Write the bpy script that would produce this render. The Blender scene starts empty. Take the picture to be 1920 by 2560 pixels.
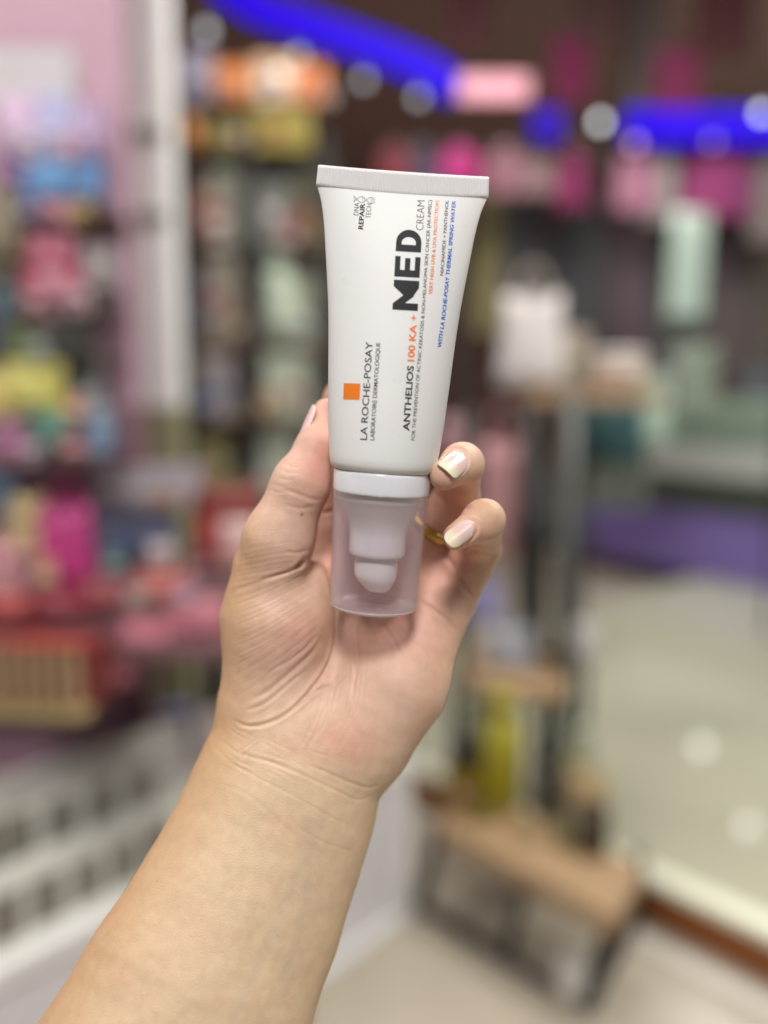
import bpy, bmesh, math, random
import numpy as np
from mathutils import Vector, Matrix
from mathutils.bvhtree import BVHTree

random.seed(7); np.random.seed(7)
scene = bpy.context.scene
R = math.radians

# ------------------------------------------------------------------ camera, light, exposure
CW, CH, F = 829.5, 1106.0, 1779.0          # half frame and focal length of the photograph, in its own 1659 x 2212 grid
CAMZ, PITCH = 1.30, R(8.0)
D = 252.0                                   # millimetres from the lens to the tube
cam = bpy.data.objects.new('camera', bpy.data.cameras.new('camera'))
scene.collection.objects.link(cam)
cam.location = (0, 0, CAMZ)
cam.rotation_euler = (R(90) - PITCH, 0, 0)
cam.data.sensor_fit = 'HORIZONTAL'
cam.data.sensor_width = 36.0
cam.data.lens = 36.0 * F / (2 * CW)
cam.data.clip_start = 0.01
cam.data.clip_end = 100
cam.data.dof.use_dof = True
cam.data.dof.focus_distance = (D - 5) / 1000
cam.data.dof.aperture_fstop = 3.3
scene.camera = cam
scene.render.resolution_x, scene.render.resolution_y = 768, 1024

world = bpy.data.worlds.new('World'); scene.world = world
world.use_nodes = True
wb = world.node_tree.nodes['Background']
wb.inputs[0].default_value = (0.95, 0.97, 1.0, 1); wb.inputs[1].default_value = 0.11

def lamp(name, loc, target, size, power, color, size_y=None):
    l = bpy.data.lights.new(name, 'AREA'); l.shape = 'RECTANGLE' if size_y else 'DISK'
    l.size = size
    if size_y: l.size_y = size_y
    l.energy = power; l.color = color
    o = bpy.data.objects.new(name, l); scene.collection.objects.link(o)
    o.location = loc
    o.rotation_euler = (Vector(target) - Vector(loc)).to_track_quat('-Z', 'Y').to_euler()
    return o
HAND = (0, 0.25, 1.26)
lamp('ceiling_or_fill_lamp', (-0.02, -1.05, 2.80), HAND, 0.42, 40, (1.0, 0.98, 0.955), 0.42)      # the panel over the aisle, behind the camera
lamp('ceiling_or_fill_lamp', (1.5, -0.35, 2.9), HAND, 0.6, 7, (1.0, 0.97, 0.95), 0.6)  # added fill for the tube's right side, no such panel is seen
lamp('ceiling_or_fill_lamp', (-1.3, 0.5, 3.0), (-0.6, 1.2, 0.8), 1.2, 30, (1.0, 0.96, 0.92), 0.6)
lamp('ceiling_or_fill_lamp', (1.5, 1.5, 3.1), (1.45, 1.75, 0), 1.0, 58, (1.0, 0.98, 0.90), 0.6)
lamp('ceiling_or_fill_lamp', (2.4, 5.2, 3.1), (2.4, 6.0, 0), 1.4, 70, (1.0, 0.98, 0.92), 0.6)
lamp('ceiling_or_fill_lamp', (0.2, 2.6, 3.1), (0.2, 3.2, 0), 1.4, 45, (1.0, 0.96, 0.90), 0.6)

scene.view_settings.view_transform = 'Standard'
scene.view_settings.look = 'None'
scene.view_settings.exposure = 0
scene.view_settings.gamma = 1
scene.view_settings.use_curve_mapping = False
try:
    scene.cycles.use_denoising = True
    scene.cycles.denoiser = 'OPENIMAGEDENOISE'
    scene.cycles.sample_clamp_indirect = 8
    scene.cycles.max_bounces = 8
    scene.cycles.transparent_max_bounces = 12
    scene.cycles.caustics_refractive = False
    scene.cycles.caustics_reflective = False
except Exception as e:
    print('cycles', e)

# ------------------------------------------------------------------ helpers
C = scene.collection
CM = Matrix.Translation((0, 0, CAMZ)) @ Matrix.Rotation(R(90) - PITCH, 4, 'X')
HM = CM @ Matrix.Translation((0, 0, -D / 1000)) @ Matrix.Scale(0.001, 4)     # hand space (mm, z to the viewer) -> world

def S(sx, sy, z=0.0):
    """a point of the hand / tube in millimetres; z = towards the viewer"""
    d = D - z
    return np.array([(sx - CW) / F * d, -(sy - CH) / F * d, z])
def rp(r, z=0.0): return r / F * (D - z)

def at(sx, sy, Y):
    """world point seen at (sx, sy) that stands Y metres away"""
    v = CM.to_3x3() @ Vector(((sx - CW) / F, -(sy - CH) / F, -1))
    return Vector((0, 0, CAMZ)) + v * (Y / v.y)
def on_z(sx, sy, z):
    v = CM.to_3x3() @ Vector(((sx - CW) / F, -(sy - CH) / F, -1))
    return Vector((0, 0, CAMZ)) + v * ((z - CAMZ) / v.z)

def tag(o, label=None, cat=None, group=None, kind=None):
    if label: o['label'] = label
    if cat: o['category'] = cat
    if group: o['group'] = group
    if kind: o['kind'] = kind
    return o
def empty(name, loc=(0, 0, 0), rot=(0, 0, 0), label=None, cat=None, group=None):
    o = bpy.data.objects.new(name, None); C.objects.link(o)
    o.location = loc; o.rotation_euler = rot; o.empty_display_size = 0.02
    return tag(o, label, cat, group)
def mesh_obj(name, verts, faces, mat, parent=None, smooth=True, mats=None):
    me = bpy.data.meshes.new(name)
    me.from_pydata([tuple(v) for v in verts], [], [tuple(f) for f in faces])
    me.validate(); me.update()
    if mat is not None: me.materials.append(mat)
    for m in (mats or []): me.materials.append(m)
    if smooth: me.polygons.foreach_set('use_smooth', [True] * len(me.polygons))
    o = bpy.data.objects.new(name, me); C.objects.link(o)
    if parent is not None: o.parent = parent
    return o
def bm_obj(name, bm, mat, parent=None, smooth=False):
    me = bpy.data.meshes.new(name); bm.to_mesh(me); bm.free()
    if mat is not None: me.materials.append(mat)
    if smooth: me.polygons.foreach_set('use_smooth', [True] * len(me.polygons))
    o = bpy.data.objects.new(name, me); C.objects.link(o)
    if parent is not None: o.parent = parent
    return o

MATS = {}
def nt(name):
    m = bpy.data.materials.new(name); m.use_nodes = True
    t = m.node_tree; b = t.nodes['Principled BSDF']
    return m, t, b
def mat(name, col, rough=0.5, var=0.12, scale=30.0, bump=0.0, metal=0.0, coat=0.0, spec=0.5):
    """plain surface: base colour with a little noise, fine relief"""
    if name in MATS: return MATS[name]
    m, t, b = nt(name)
    n = t.nodes.new('ShaderNodeTexNoise'); n.inputs['Scale'].default_value = scale; n.inputs['Detail'].default_value = 4
    tc = t.nodes.new('ShaderNodeTexCoord'); t.links.new(tc.outputs['Object'], n.inputs['Vector'])
    mx = t.nodes.new('ShaderNodeMix'); mx.data_type = 'RGBA'
    mx.inputs[6].default_value = (*[c * (1 - var) for c in col], 1)
    mx.inputs[7].default_value = (*[min(1, c * (1 + var)) for c in col], 1)
    t.links.new(n.outputs['Fac'], mx.inputs[0]); t.links.new(mx.outputs[2], b.inputs['Base Color'])
    b.inputs['Roughness'].default_value = rough; b.inputs['Metallic'].default_value = metal
    b.inputs['Coat Weight'].default_value = coat; b.inputs['Specular IOR Level'].default_value = spec
    if bump:
        bp = t.nodes.new('ShaderNodeBump'); bp.inputs['Strength'].default_value = bump; bp.inputs['Distance'].default_value = 0.002
        t.links.new(n.outputs['Fac'], bp.inputs['Height']); t.links.new(bp.outputs['Normal'], b.inputs['Normal'])
    MATS[name] = m
    return m
def glow(name, col, strength):
    if name in MATS: return MATS[name]
    m, t, b = nt(name)
    b.inputs['Base Color'].default_value = (*[min(1, c) * .25 for c in col], 1); b.inputs['Specular IOR Level'].default_value = 0.1
    b.inputs['Emission Color'].default_value = (*col, 1); b.inputs['Emission Strength'].default_value = strength
    MATS[name] = m
    return m
def clear(name, col, alpha, rough=0.1):
    """clear or frosted sheet: part see-through, part pale surface"""
    if name in MATS: return MATS[name]
    m, t, b = nt(name)
    b.inputs['Base Color'].default_value = (*col, 1); b.inputs['Roughness'].default_value = rough
    b.inputs['Alpha'].default_value = alpha
    MATS[name] = m
    return m
# ------------------------------------------------------------------ the hand: one implicit surface, meshed, creased
PR = []       # primitives: (a, b, ra, rb, zs, k)
def seg(a, b, ra, rb, zs=1.0, k=4.0):
    """tapered limb from a to b; a, b = (sx, sy, z); radii in photo pixels; zs = depth / width"""
    PR.append((S(*a), S(*b), rp(ra, a[2]), rp(rb, b[2]), zs, k))
def chain(pts, zs=1.0, k=4.0):
    for p, q in zip(pts[:-1], pts[1:]):
        seg(p[:3], q[:3], p[3], q[3], zs, k)

# forearm and wrist
chain([(205, 2560, 6, 288), (342, 2326, 0, 270), (427, 2143, -5, 245), (511, 1971, -11, 219), (575, 1825, -16, 200), (616, 1715, -19, 190), (640, 1620, -21, 182)], zs=0.66, k=6)
# palm: four metacarpals
seg((690, 1600, -25), (738, 1165, -37), 78, 62, 0.95, 9)
seg((740, 1600, -25), (838, 1170, -40), 88, 66, 0.95, 9)
seg((775, 1590, -24), (905, 1205, -38), 88, 66, 0.95, 9)
seg((790, 1570, -22), (955, 1290, -34), 92, 56, 0.90, 9)
# heel under the little finger, the little-finger-side edge
seg((775, 1600, -18), (860, 1480, -19), 88, 92, 0.85, 9)
seg((860, 1480, -19), (935, 1330, -26), 90, 68, 0.85, 9)
seg((735, 1625, -16), (800, 1560, -17), 70, 70, 0.85, 8)
# thenar eminence
seg((575, 1500, -20), (598, 1345, -19), 98, 112, 0.86, 7)
seg((598, 1345, -19), (650, 1268, -22), 108, 62, 0.86, 6)
# thumb
seg((556, 1225, -16), (560, 1320, -18), 52, 66, 0.9, 5)
seg((575, 1290, -17), (602, 1165, -12), 76, 74, 0.90, 3.2)
seg((602, 1165, -12), (650, 1045, -10), 71, 60, 0.92, 4)
seg((650, 1045, -10), (683, 965, -12), 60, 42, 0.95, 3)
seg((683, 965, -12), (703, 885, -17), 40, 24, 1.0, 3)
# index finger, behind the tube
seg((738, 1150, -40), (752, 868, -38), 58, 50, 1.0, 4)
seg((752, 868, -38), (850, 838, -30), 48, 46, 1.0, 4)
# middle finger, behind the tube
seg((838, 1150, -42), (846, 935, -39), 58, 50, 1.0, 4)
seg((846, 935, -39), (900, 925, -25), 46, 42, 1.0, 4)
NG = len(PR)
# ring finger
seg((905, 1205, -39), (986, 1072, -29), 60, 50, 1.0, 5)
seg((986, 1068, -30), (998, 1003, -7), 47, 44, 1.0, 1.2)
seg((998, 1003, -7), (960, 1026, 4), 43, 33, 1.0, 3)
# little finger
seg((975, 1282, -33), (1033, 1188, -24), 58, 50, 1.0, 4)
seg((1035, 1180, -24), (1045, 1124, -4), 47, 43, 1.0, 1.2)
seg((1045, 1124, -4), (985, 1160, 4), 42, 29, 1.0, 3)

def prim(p, pr):
    a, b, ra, rb, zs, k = pr
    ba = b - a
    w = np.array([1, 1, 1 / zs], np.float32)
    bw = (ba * w).astype(np.float32)
    q = (p - a.astype(np.float32)) * w
    t = np.clip((q @ bw) / float(bw @ bw), 0, 1)
    d = q - t[..., None] * bw
    return (np.sqrt((d * d).sum(-1)) - (ra + (rb - ra) * t)) * min(1.0, 0.5 + 0.5 * zs)
def smin(a, b, k):
    h = np.maximum(k - np.abs(a - b), 0) / k
    return np.minimum(a, b) - h * h * k * 0.25
def sdf(p):
    f = prim(p, PR[0])
    for pr in PR[1:]:
        f = smin(f, prim(p, pr), pr[5])
    return f
def grad(p, e=0.25):
    g = np.stack([sdf(p + np.eye(3, dtype=np.float32)[i] * e) - sdf(p - np.eye(3, dtype=np.float32)[i] * e) for i in range(3)], -1)
    return g / (2 * e)

def mesh_sdf(h=0.8):
    lo = np.array([-128.0, -205.0, -66.0]); hi = np.array([44.0, 46.0, 26.0])
    n = np.ceil((hi - lo) / h).astype(int)
    ax = [(lo[i] + np.arange(n[i]) * h).astype(np.float32) for i in range(3)]
    Fg = np.full(tuple(n), 30.0, np.float32)
    for pr in PR:
        a, b, ra, rb, zs, k = pr
        rr = max(ra, rb) + k + 3
        l = np.minimum(a, b) - rr; u = np.maximum(a, b) + rr
        i0 = np.clip(np.floor((l - lo) / h).astype(int), 0, n); i1 = np.clip(np.ceil((u - lo) / h).astype(int) + 1, 0, n)
        if (i1 <= i0).any(): continue
        sl = tuple(slice(i0[j], i1[j]) for j in range(3))
        g = np.stack(np.meshgrid(*[ax[j][sl[j]] for j in range(3)], indexing='ij'), -1)
        Fg[sl] = smin(Fg[sl], prim(g, pr), k)
    Fg[:, 0, :] = np.abs(Fg[:, 0, :]) + 0.1      # close the arm where it leaves the model
    neg = Fg < 0
    nx, ny, nz = n
    cnt = np.zeros((nx - 1, ny - 1, nz - 1), np.int8)
    for dx in (0, 1):
        for dy in (0, 1):
            for dz in (0, 1):
                cnt += neg[dx:nx - 1 + dx, dy:ny - 1 + dy, dz:nz - 1 + dz]
    act = (cnt > 0) & (cnt < 8)
    ci = np.argwhere(act)
    idx = np.full(act.shape, -1, np.int64); idx[act] = np.arange(len(ci))
    acc = np.zeros((len(ci), 3)); num = np.zeros(len(ci))
    corners = [(x, y, z) for x in (0, 1) for y in (0, 1) for z in (0, 1)]
    for c0 in corners:
        for axis in range(3):
            if c0[axis] == 1: continue
            c1 = list(c0); c1[axis] = 1
            f0 = Fg[tuple((ci + c0).T)]; f1 = Fg[tuple((ci + c1).T)]
            m = (f0 < 0) != (f1 < 0)
            t = np.where(m, f0 / np.where(m, f0 - f1, 1), 0)
            pt = np.tile(np.array(c0, float), (len(ci), 1)); pt[:, axis] += t
            acc[m] += pt[m]; num[m] += 1
    V = lo + (ci + acc / num[:, None]) * h
    Q = []
    for axis in range(3):
        o = [1, 2, 0][axis], [2, 0, 1][axis]
        sl0 = [slice(1, None)] * 3; 
        s0 = [slice(None)] * 3; s1 = [slice(None)] * 3
        s0[axis] = slice(0, -1); s1[axis] = slice(1, None)
        ch = neg[tuple(s0)] != neg[tuple(s1)]
        e = np.argwhere(ch)
        ok = (e[:, o[0]] > 0) & (e[:, o[1]] > 0) & (e[:, o[0]] < n[o[0]] - 1) & (e[:, o[1]] < n[o[1]] - 1)
        e = e[ok]
        inside = neg[tuple(e.T)]
        d0 = np.zeros(3, int); d0[o[0]] = 1
        d1 = np.zeros(3, int); d1[o[1]] = 1
        q = np.stack([idx[tuple((e - d0 - d1).T)], idx[tuple((e - d1).T)], idx[tuple(e.T)], idx[tuple((e - d0).T)]], -1)
        q[~inside] = q[~inside][:, ::-1]
        Q.append(q)
    Q = np.concatenate(Q); Q = Q[(Q >= 0).all(1)]
    return V.astype(np.float32), Q
def refine(V, Q):
    """split each quad in four"""
    E = np.stack([Q, np.roll(Q, -1, 1)], -1).reshape(-1, 2)
    key = np.sort(E, 1)
    u, inv = np.unique(key[:, 0] * np.int64(len(V)) + key[:, 1], return_inverse=True)
    ea, eb = u // len(V), u % len(V)
    mid = (V[ea] + V[eb]) / 2
    cen = V[Q].mean(1)
    ei = inv.reshape(-1, 4) + len(V)
    cI = np.arange(len(Q)) + len(V) + len(mid)
    nq = []
    for i in range(4):
        nq.append(np.stack([Q[:, i], ei[:, i], cI, ei[:, (i + 3) % 4]], -1))
    return np.concatenate([V, mid, cen]).astype(np.float32), np.concatenate(nq)
def project(V, it=2, full=True):
    for _ in range(it):
        g = grad(V); n2 = np.maximum((g * g).sum(-1), 0.05)
        st = np.clip(sdf(V) / n2, -0.6, 0.6)
        V = V - g * st[:, None]
    return V

HV, HQ = mesh_sdf(0.85)
front = HV[HQ].mean(1)
HV = project(HV, 1)
HV, HQ = refine(HV, HQ)
HV = project(HV, 1)
gN = grad(HV); gN /= np.maximum(np.linalg.norm(gN, axis=-1, keepdims=True), 1e-6)
dep = D - HV[:, 2]
SX = HV[:, 0] / dep * F + CW; SY = -HV[:, 1] / dep * F + CH          # where each skin point falls in the photo grid
face = np.clip(gN[:, 2] * 3 + 0.3, 0, 1)                              # creases belong to the palm side
DISP = np.zeros(len(HV))
def poly(pts, n=10):
    """Catmull-Rom through pts"""
    P = np.array(pts, float); P = np.vstack([2 * P[0] - P[1], P, 2 * P[-1] - P[-2]])
    out = []
    for i in range(1, len(P) - 2):
        t = np.linspace(0, 1, n, endpoint=False)[:, None]
        a, b, c, d = P[i - 1:i + 3]
        out.append(0.5 * ((2 * b) + (c - a) * t + (2 * a - 5 * b + 4 * c - d) * t ** 2 + (3 * b - a - 3 * c + d) * t ** 3))
    out.append(P[-2:-1])
    return np.vstack(out)
def crease(pts, depth=0.4, w=4.0, ridge=0.35, zlim=None, taper=True):
    """a line in the skin: a groove with raised lips. pts in photo pixels, depth in mm, w in pixels"""
    L = poly(pts)
    lo, hi = L.min(0) - 5 * w, L.max(0) + 5 * w
    m = (SX > lo[0]) & (SX < hi[0]) & (SY > lo[1]) & (SY < hi[1]) & (face > 0)
    if zlim is not None: m &= (HV[:, 2] > zlim[0]) & (HV[:, 2] < zlim[1])
    ii = np.nonzero(m)[0]
    if len(ii) == 0: return
    px = np.stack([SX[ii], SY[ii]], -1)
    best = np.full(len(ii), 1e9); bt = np.zeros(len(ii))
    for j in range(len(L) - 1):
        a, b = L[j], L[j + 1]; ba = b - a
        t = np.clip(((px - a) @ ba) / max(ba @ ba, 1e-6), 0, 1)
        d = np.linalg.norm(px - a - t[:, None] * ba, axis=1)
        up = d < best
        best[up] = d[up]; bt[up] = (j + t[up]) / (len(L) - 1)
    tp = np.clip(np.sin(np.pi * np.clip(bt * 0.94 + 0.03, 0, 1)) * 1.6, 0, 1) if taper else 1.0
    g = np.exp(-(best / w) ** 2); r = np.exp(-((best - 2.2 * w) / (1.3 * w)) ** 2)
    DISP[ii] += depth * (-g + ridge * r) * tp * face[ii]

# main folds of the palm and thumb
crease([(500, 1278), (545, 1262), (590, 1247)], 0.18, 3.4, 0.2)
crease([(560, 1255), (610, 1240), (640, 1228), (657, 1212)], 0.6, 3.8, 0.2)
crease([(640, 1228), (650, 1220), (660, 1208)], 1.2, 5, 0.2)
crease([(700, 1215), (722, 1290), (727, 1345), (722, 1400), (703, 1448), (672, 1490), (635, 1528)], 0.75, 3.8, 0.35)
crease([(722, 1400), (700, 1455), (660, 1505), (610, 1550), (565, 1570), (520, 1568)], 0.25, 3.2, 0.04)
crease([(505, 1556), (530, 1567), (560, 1566), (600, 1552), (640, 1526), (670, 1500), (700, 1485), (725, 1478), (755, 1450)], 0.42, 3.4, 0.35)
crease([(545, 1510), (575, 1495), (610, 1468), (645, 1438), (672, 1412), (690, 1385)], 0.36, 5, 0.4)
crease([(530, 1535), (570, 1520), (620, 1480), (655, 1450)], 0.28, 3.6, 0.4)
crease([(575, 1455), (620, 1430), (660, 1400), (685, 1370)], 0.22, 3.6, 0.4)
for i in range(17):                                                   # fine slanting lines over the ball of the thumb
    y0 = 1285 + i * 14.5 + random.uniform(-4, 4); x0 = 500 + random.uniform(-8, 22); x1 = 690 + random.uniform(-26, 16)
    s = 0.36 + i * 0.022
    crease([(x0, y0), (x0 + (x1 - x0) * .35, y0 - s * .31 * (x1 - x0)), (x0 + (x1 - x0) * .7, y0 - s * .72 * (x1 - x0)), (x1, y0 - s * 1.1 * (x1 - x0))],
           random.uniform(0.05, 0.11), random.uniform(1.8, 2.8), 0.35)
# thumb base and joint
for i in range(7):
    y0 = 1175 + i * 11
    crease([(512 + i * -2, y0 + 18), (560, y0 + 6 + random.uniform(-3, 3)), (612, y0 - 2), (648, y0 - 4)], random.uniform(0.03, 0.08), 2.4, 0.3)
crease([(600, 1052), (640, 1066), (672, 1078), (692, 1080)], 0.22, 4.5, 0.3)
crease([(612, 1090), (650, 1098), (682, 1092)], 0.15, 4, 0.3)
crease([(612, 1190), (640, 1195), (668, 1187)], 0.18, 4, 0.3)
for i in range(6):
    x = 594 + i * 9; y = 1062 - i * 14
    crease([(x - 14, y - 4), (x + 6, y + 4 + random.uniform(-3, 3)), (x + 22, y + 1)], 0.10, 2.2, 0.4)
# palm lines
crease([(766, 1325), (772, 1400), (770, 1450), (764, 1480), (760, 1520)], 0.28, 3.5, 0.2)
crease([(735, 1330), (760, 1380), (764, 1430), (768, 1470)], 0.16, 3, 0.2)
crease([(790, 1300), (825, 1345), (850, 1385), (868, 1420)], 0.3, 4, 0.3)
crease([(905, 1298), (940, 1320), (968, 1340), (985, 1362)], 0.55, 4.5, 0.35)
crease([(860, 1355), (890, 1385), (920, 1410), (935, 1440)], 0.16, 3, 0.2)
for i in range(9):
    x = 705 + i * 11 + random.uniform(-3, 3)
    crease([(x, 1430 + random.uniform(-30, 20)), (x - 8, 1500), (x - 26, 1560), (x - 60, 1625 + random.uniform(-20, 20))], random.uniform(0.05, 0.15), 2.4, 0.2)
# wrist
crease([(478, 1600), (520, 1628), (590, 1648), (650, 1672), (720, 1705), (775, 1728), (812, 1712)], 0.22, 3.2, 0.04)
crease([(660, 1650), (705, 1668), (755, 1690), (795, 1702), (818, 1695)], 0.24, 3.4, 0.04)
crease([(462, 1612), (500, 1648), (560, 1682), (640, 1722), (720, 1768), (775, 1788)], 0.12, 3.0, 0.04)
crease([(640, 1785), (690, 1815), (735, 1832), (765, 1840)], 0.15, 3.2, 0.04)
crease([(470, 1690), (540, 1720), (620, 1790), (700, 1850)], 0.06, 4, 0.3)
for i in range(26):
    x = 480 + random.uniform(0, 190); y = 1560 + random.uniform(0, 105)
    a = random.choice((0.45, 0.35, -0.8, 0.6)); l = random.uniform(25, 60)
    crease([(x, y), (x + l * .5, y + a * l * .5 + random.uniform(-3, 3)), (x + l, y + a * l)], random.uniform(0.04, 0.09), 2.2, 0.35)
# finger folds
crease([(936, 1062), (962, 1082), (990, 1094), (1018, 1096)], 0.5, 4, 0.2, (-45, 5))
crease([(1003, 1193), (1035, 1190), (1075, 1204)], 0.5, 4, 0.2, (-50, 5))
crease([(958, 1190), (985, 1235), (1010, 1270), (1030, 1292)], 0.8, 5, 0.2, (-60, -5))
crease([(694, 1110), (708, 1106), (722, 1102)], 0.7, 4, 0.2, (-80, -20))
# nail folds
crease([(958, 986), (972, 972), (990, 968), (1004, 976), (1010, 992), (1006, 1008), (996, 1020)], 0.35, 3, 0.5, (-10, 30), False)
crease([(980, 1150), (996, 1128), (1015, 1122), (1030, 1132), (1028, 1152), (1008, 1178)], 0.35, 3, 0.5, (-10, 30), False)
# soft unevenness
def vn(p, s, seed):
    rs = np.random.RandomState(seed); f = 0
    for _ in range(9):
        k = rs.randn(3) / s; f = f + np.sin(p @ k * 6.283 * 0.35 + rs.rand() * 6.28)
    return f / 3
DISP += 0.08 * vn(HV, 9, 1) + 0.025 * vn(HV, 3.2, 2)
HV2 = HV + gN * DISP[:, None].astype(np.float32)

# skin colour: pinker pads and joints, yellower arm, freckles, and some shade painted in
def blob(x, y, sx_, sy_, rot=0):
    c, s = math.cos(R(rot)), math.sin(R(rot)); dx, dy = SX - x, SY - y
    return np.exp(-(((dx * c + dy * s) / sx_) ** 2 + ((-dx * s + dy * c) / sy_) ** 2))
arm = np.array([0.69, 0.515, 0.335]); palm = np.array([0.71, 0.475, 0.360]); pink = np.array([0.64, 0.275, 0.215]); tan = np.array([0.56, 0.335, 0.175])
t = np.clip((1700 - SY + (SX - 600) * 0.35) / 260, 0, 1)[:, None]
col = arm * (1 - t) + palm * t
def mixin(c, w, amt):
    global col
    w = np.clip(w * amt, 0, 1)[:, None]; col = col * (1 - w) + c * w
mixin(pink, blob(745, 1600, 70, 55), 0.55)
mixin(pink, blob(650, 1610, 45, 22), 0.25)
mixin(pink, blob(640, 1370, 75, 60), 0.42)
mixin(pink, blob(680, 990, 42, 90, 10), 0.65)
mixin(pink, blob(705, 840, 30, 60), 0.6)
mixin(pink, blob(930, 1260, 90, 90), 0.35)
mixin(pink, blob(960, 1070, 70, 50), 0.5)
mixin(pink, blob(1010, 1190, 60, 60), 0.5)
mixin(pink, blob(900, 1380, 90, 80), 0.35)
mixin(pink, blob(720, 1150, 30, 120), 0.6)
mixin(pink * 0.85, blob(810, 1190, 110, 110), 0.6)  # tube's shadow on the palm, painted in as darker red skin
mixin(tan, blob(510, 1230, 40, 170, 12), 0.5)
mixin(tan, blob(465, 1600, 50, 130, 8), 0.45)
mixin(tan, blob(1040, 1090, 26, 100), 0.35)
mixin(np.array([0.62, 0.46, 0.31]), blob(690, 1930, 60, 170, 20), 0.5)
mixin(np.array([0.58, 0.43, 0.30]), blob(665, 1795, 22, 40, 10), 0.4)
col *= (1 + 0.018 * vn(HV, 6, 5) + 0.016 * vn(HV, 2.2, 6))[:, None]
mixin(tan, np.clip((0.80 - gN[:, 2]) / 0.75, 0, 1) * np.clip((SY - 1000) / 500, 0.25, 1) * (SX < 1000 - (SY > 1250) * 60), 0.62)      # edge shade painted in as skin turns from the viewer, over a browner back
rs0 = np.random.RandomState(11); vein = np.array([0.50, 0.43, 0.33])
def streak(pts, w, amt, c=vein):
    L = poly(pts); d = np.full(len(HV), 1e9)
    for a, b in zip(L[:-1], L[1:]):
        ba = b - a; tt = np.clip(((SX - a[0]) * ba[0] + (SY - a[1]) * ba[1]) / (ba @ ba), 0, 1)
        d = np.minimum(d, np.hypot(SX - a[0] - tt * ba[0], SY - a[1] - tt * ba[1]))
    mixin(c, np.exp(-(d / w) ** 2), amt)
streak([(668, 1770), (655, 1850), (610, 1960), (560, 2080), (500, 2212)], 13, 0.22)
streak([(700, 1760), (665, 1860), (660, 1960), (610, 2120)], 11, 0.18)
streak([(500, 1230), (470, 1420), (455, 1560), (425, 1660), (360, 1800), (250, 1980), (110, 2212)], 75, 0.62, tan)      # shade of the outer side, painted in as brown
streak([(1060, 1100), (1085, 1160), (1040, 1270), (985, 1390), (900, 1590)], 30, 0.3, tan)
for _ in range(60):
    x, y = rs0.uniform(150, 820), rs0.uniform(1500, 2212); r_ = rs0.uniform(14, 40)
    mixin(pink if rs0.rand() < .55 else arm * 1.08, blob(x, y, r_, r_ * rs0.uniform(.6, 1.3), rs0.uniform(0, 90)), rs0.uniform(.05, .15))
rs = np.random.RandomState(3)
for _ in range(150):
    x, y = rs.uniform(180, 760), rs.uniform(1850, 2212)
    col *= (1 - 0.13 * rs.rand() * blob(x, y, 2.6, 2.2))[:, None]
mixin(np.array([0.16, 0.09, 0.05]), blob(652, 1111, 3.6, 3.2), 0.85)
mixin(np.array([0.40, 0.24, 0.15]), blob(455, 2348 / 1.0 - 0, 4, 4), 0.5)

def skin_material():
    m, t, b = nt('skin')
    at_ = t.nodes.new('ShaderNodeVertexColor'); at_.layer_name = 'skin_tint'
    tc = t.nodes.new('ShaderNodeTexCoord')
    n1 = t.nodes.new('ShaderNodeTexNoise'); n1.inputs['Scale'].default_value = 0.30; n1.inputs['Detail'].default_value = 5
    v1 = t.nodes.new('ShaderNodeTexVoronoi'); v1.inputs['Scale'].default_value = 1.0; v1.feature = 'DISTANCE_TO_EDGE'
    mp = t.nodes.new('ShaderNodeMapping'); mp.inputs['Rotation'].default_value = (0, 0, R(28)); mp.inputs['Scale'].default_value = (0.75, 1.5, 1.0)
    t.links.new(tc.outputs['Object'], mp.inputs[0])
    t.links.new(tc.outputs['Object'], n1.inputs['Vector']); t.links.new(mp.outputs[0], v1.inputs['Vector'])
    mx = t.nodes.new('ShaderNodeMix'); mx.data_type = 'RGBA'; mx.blend_type = 'MULTIPLY'; mx.inputs[0].default_value = 0.38
    rm = t.nodes.new('ShaderNodeValToRGB'); rm.color_ramp.elements[0].color = (0.86, 0.80, 0.77, 1); rm.color_ramp.elements[1].color = (1, 1, 1, 1)
    rm.color_ramp.elements[0].position = 0.35; rm.color_ramp.elements[1].position = 0.62
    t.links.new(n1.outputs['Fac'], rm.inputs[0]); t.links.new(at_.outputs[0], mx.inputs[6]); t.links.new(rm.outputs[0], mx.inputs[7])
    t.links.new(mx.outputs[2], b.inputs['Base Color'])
    cl = t.nodes.new('ShaderNodeMapRange'); cl.inputs[1].default_value = 0.0; cl.inputs[2].default_value = 0.12
    t.links.new(v1.outputs['Distance'], cl.inputs[0])
    n2 = t.nodes.new('ShaderNodeTexNoise'); n2.inputs['Scale'].default_value = 2.2; n2.inputs['Detail'].default_value = 3
    t.links.new(mp.outputs[0], n2.inputs['Vector'])
    ad = t.nodes.new('ShaderNodeMath'); ad.operation = 'MULTIPLY_ADD'; ad.inputs[1].default_value = 0.5
    t.links.new(cl.outputs[0], ad.inputs[0]); t.links.new(n2.outputs['Fac'], ad.inputs[2])
    bp = t.nodes.new('ShaderNodeBump'); bp.inputs['Strength'].default_value = 0.42; bp.inputs['Distance'].default_value = 0.00015
    t.links.new(ad.outputs[0], bp.inputs['Height']); t.links.new(bp.outputs['Normal'], b.inputs['Normal'])
    b.inputs['Roughness'].default_value = 0.50; b.inputs['Specular IOR Level'].default_value = 0.38
    b.inputs['Subsurface Weight'].default_value = 0.14
    b.inputs['Subsurface Radius'].default_value = (1.0, 0.42, 0.25); b.inputs['Subsurface Scale'].default_value = 0.0035
    return m
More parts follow.
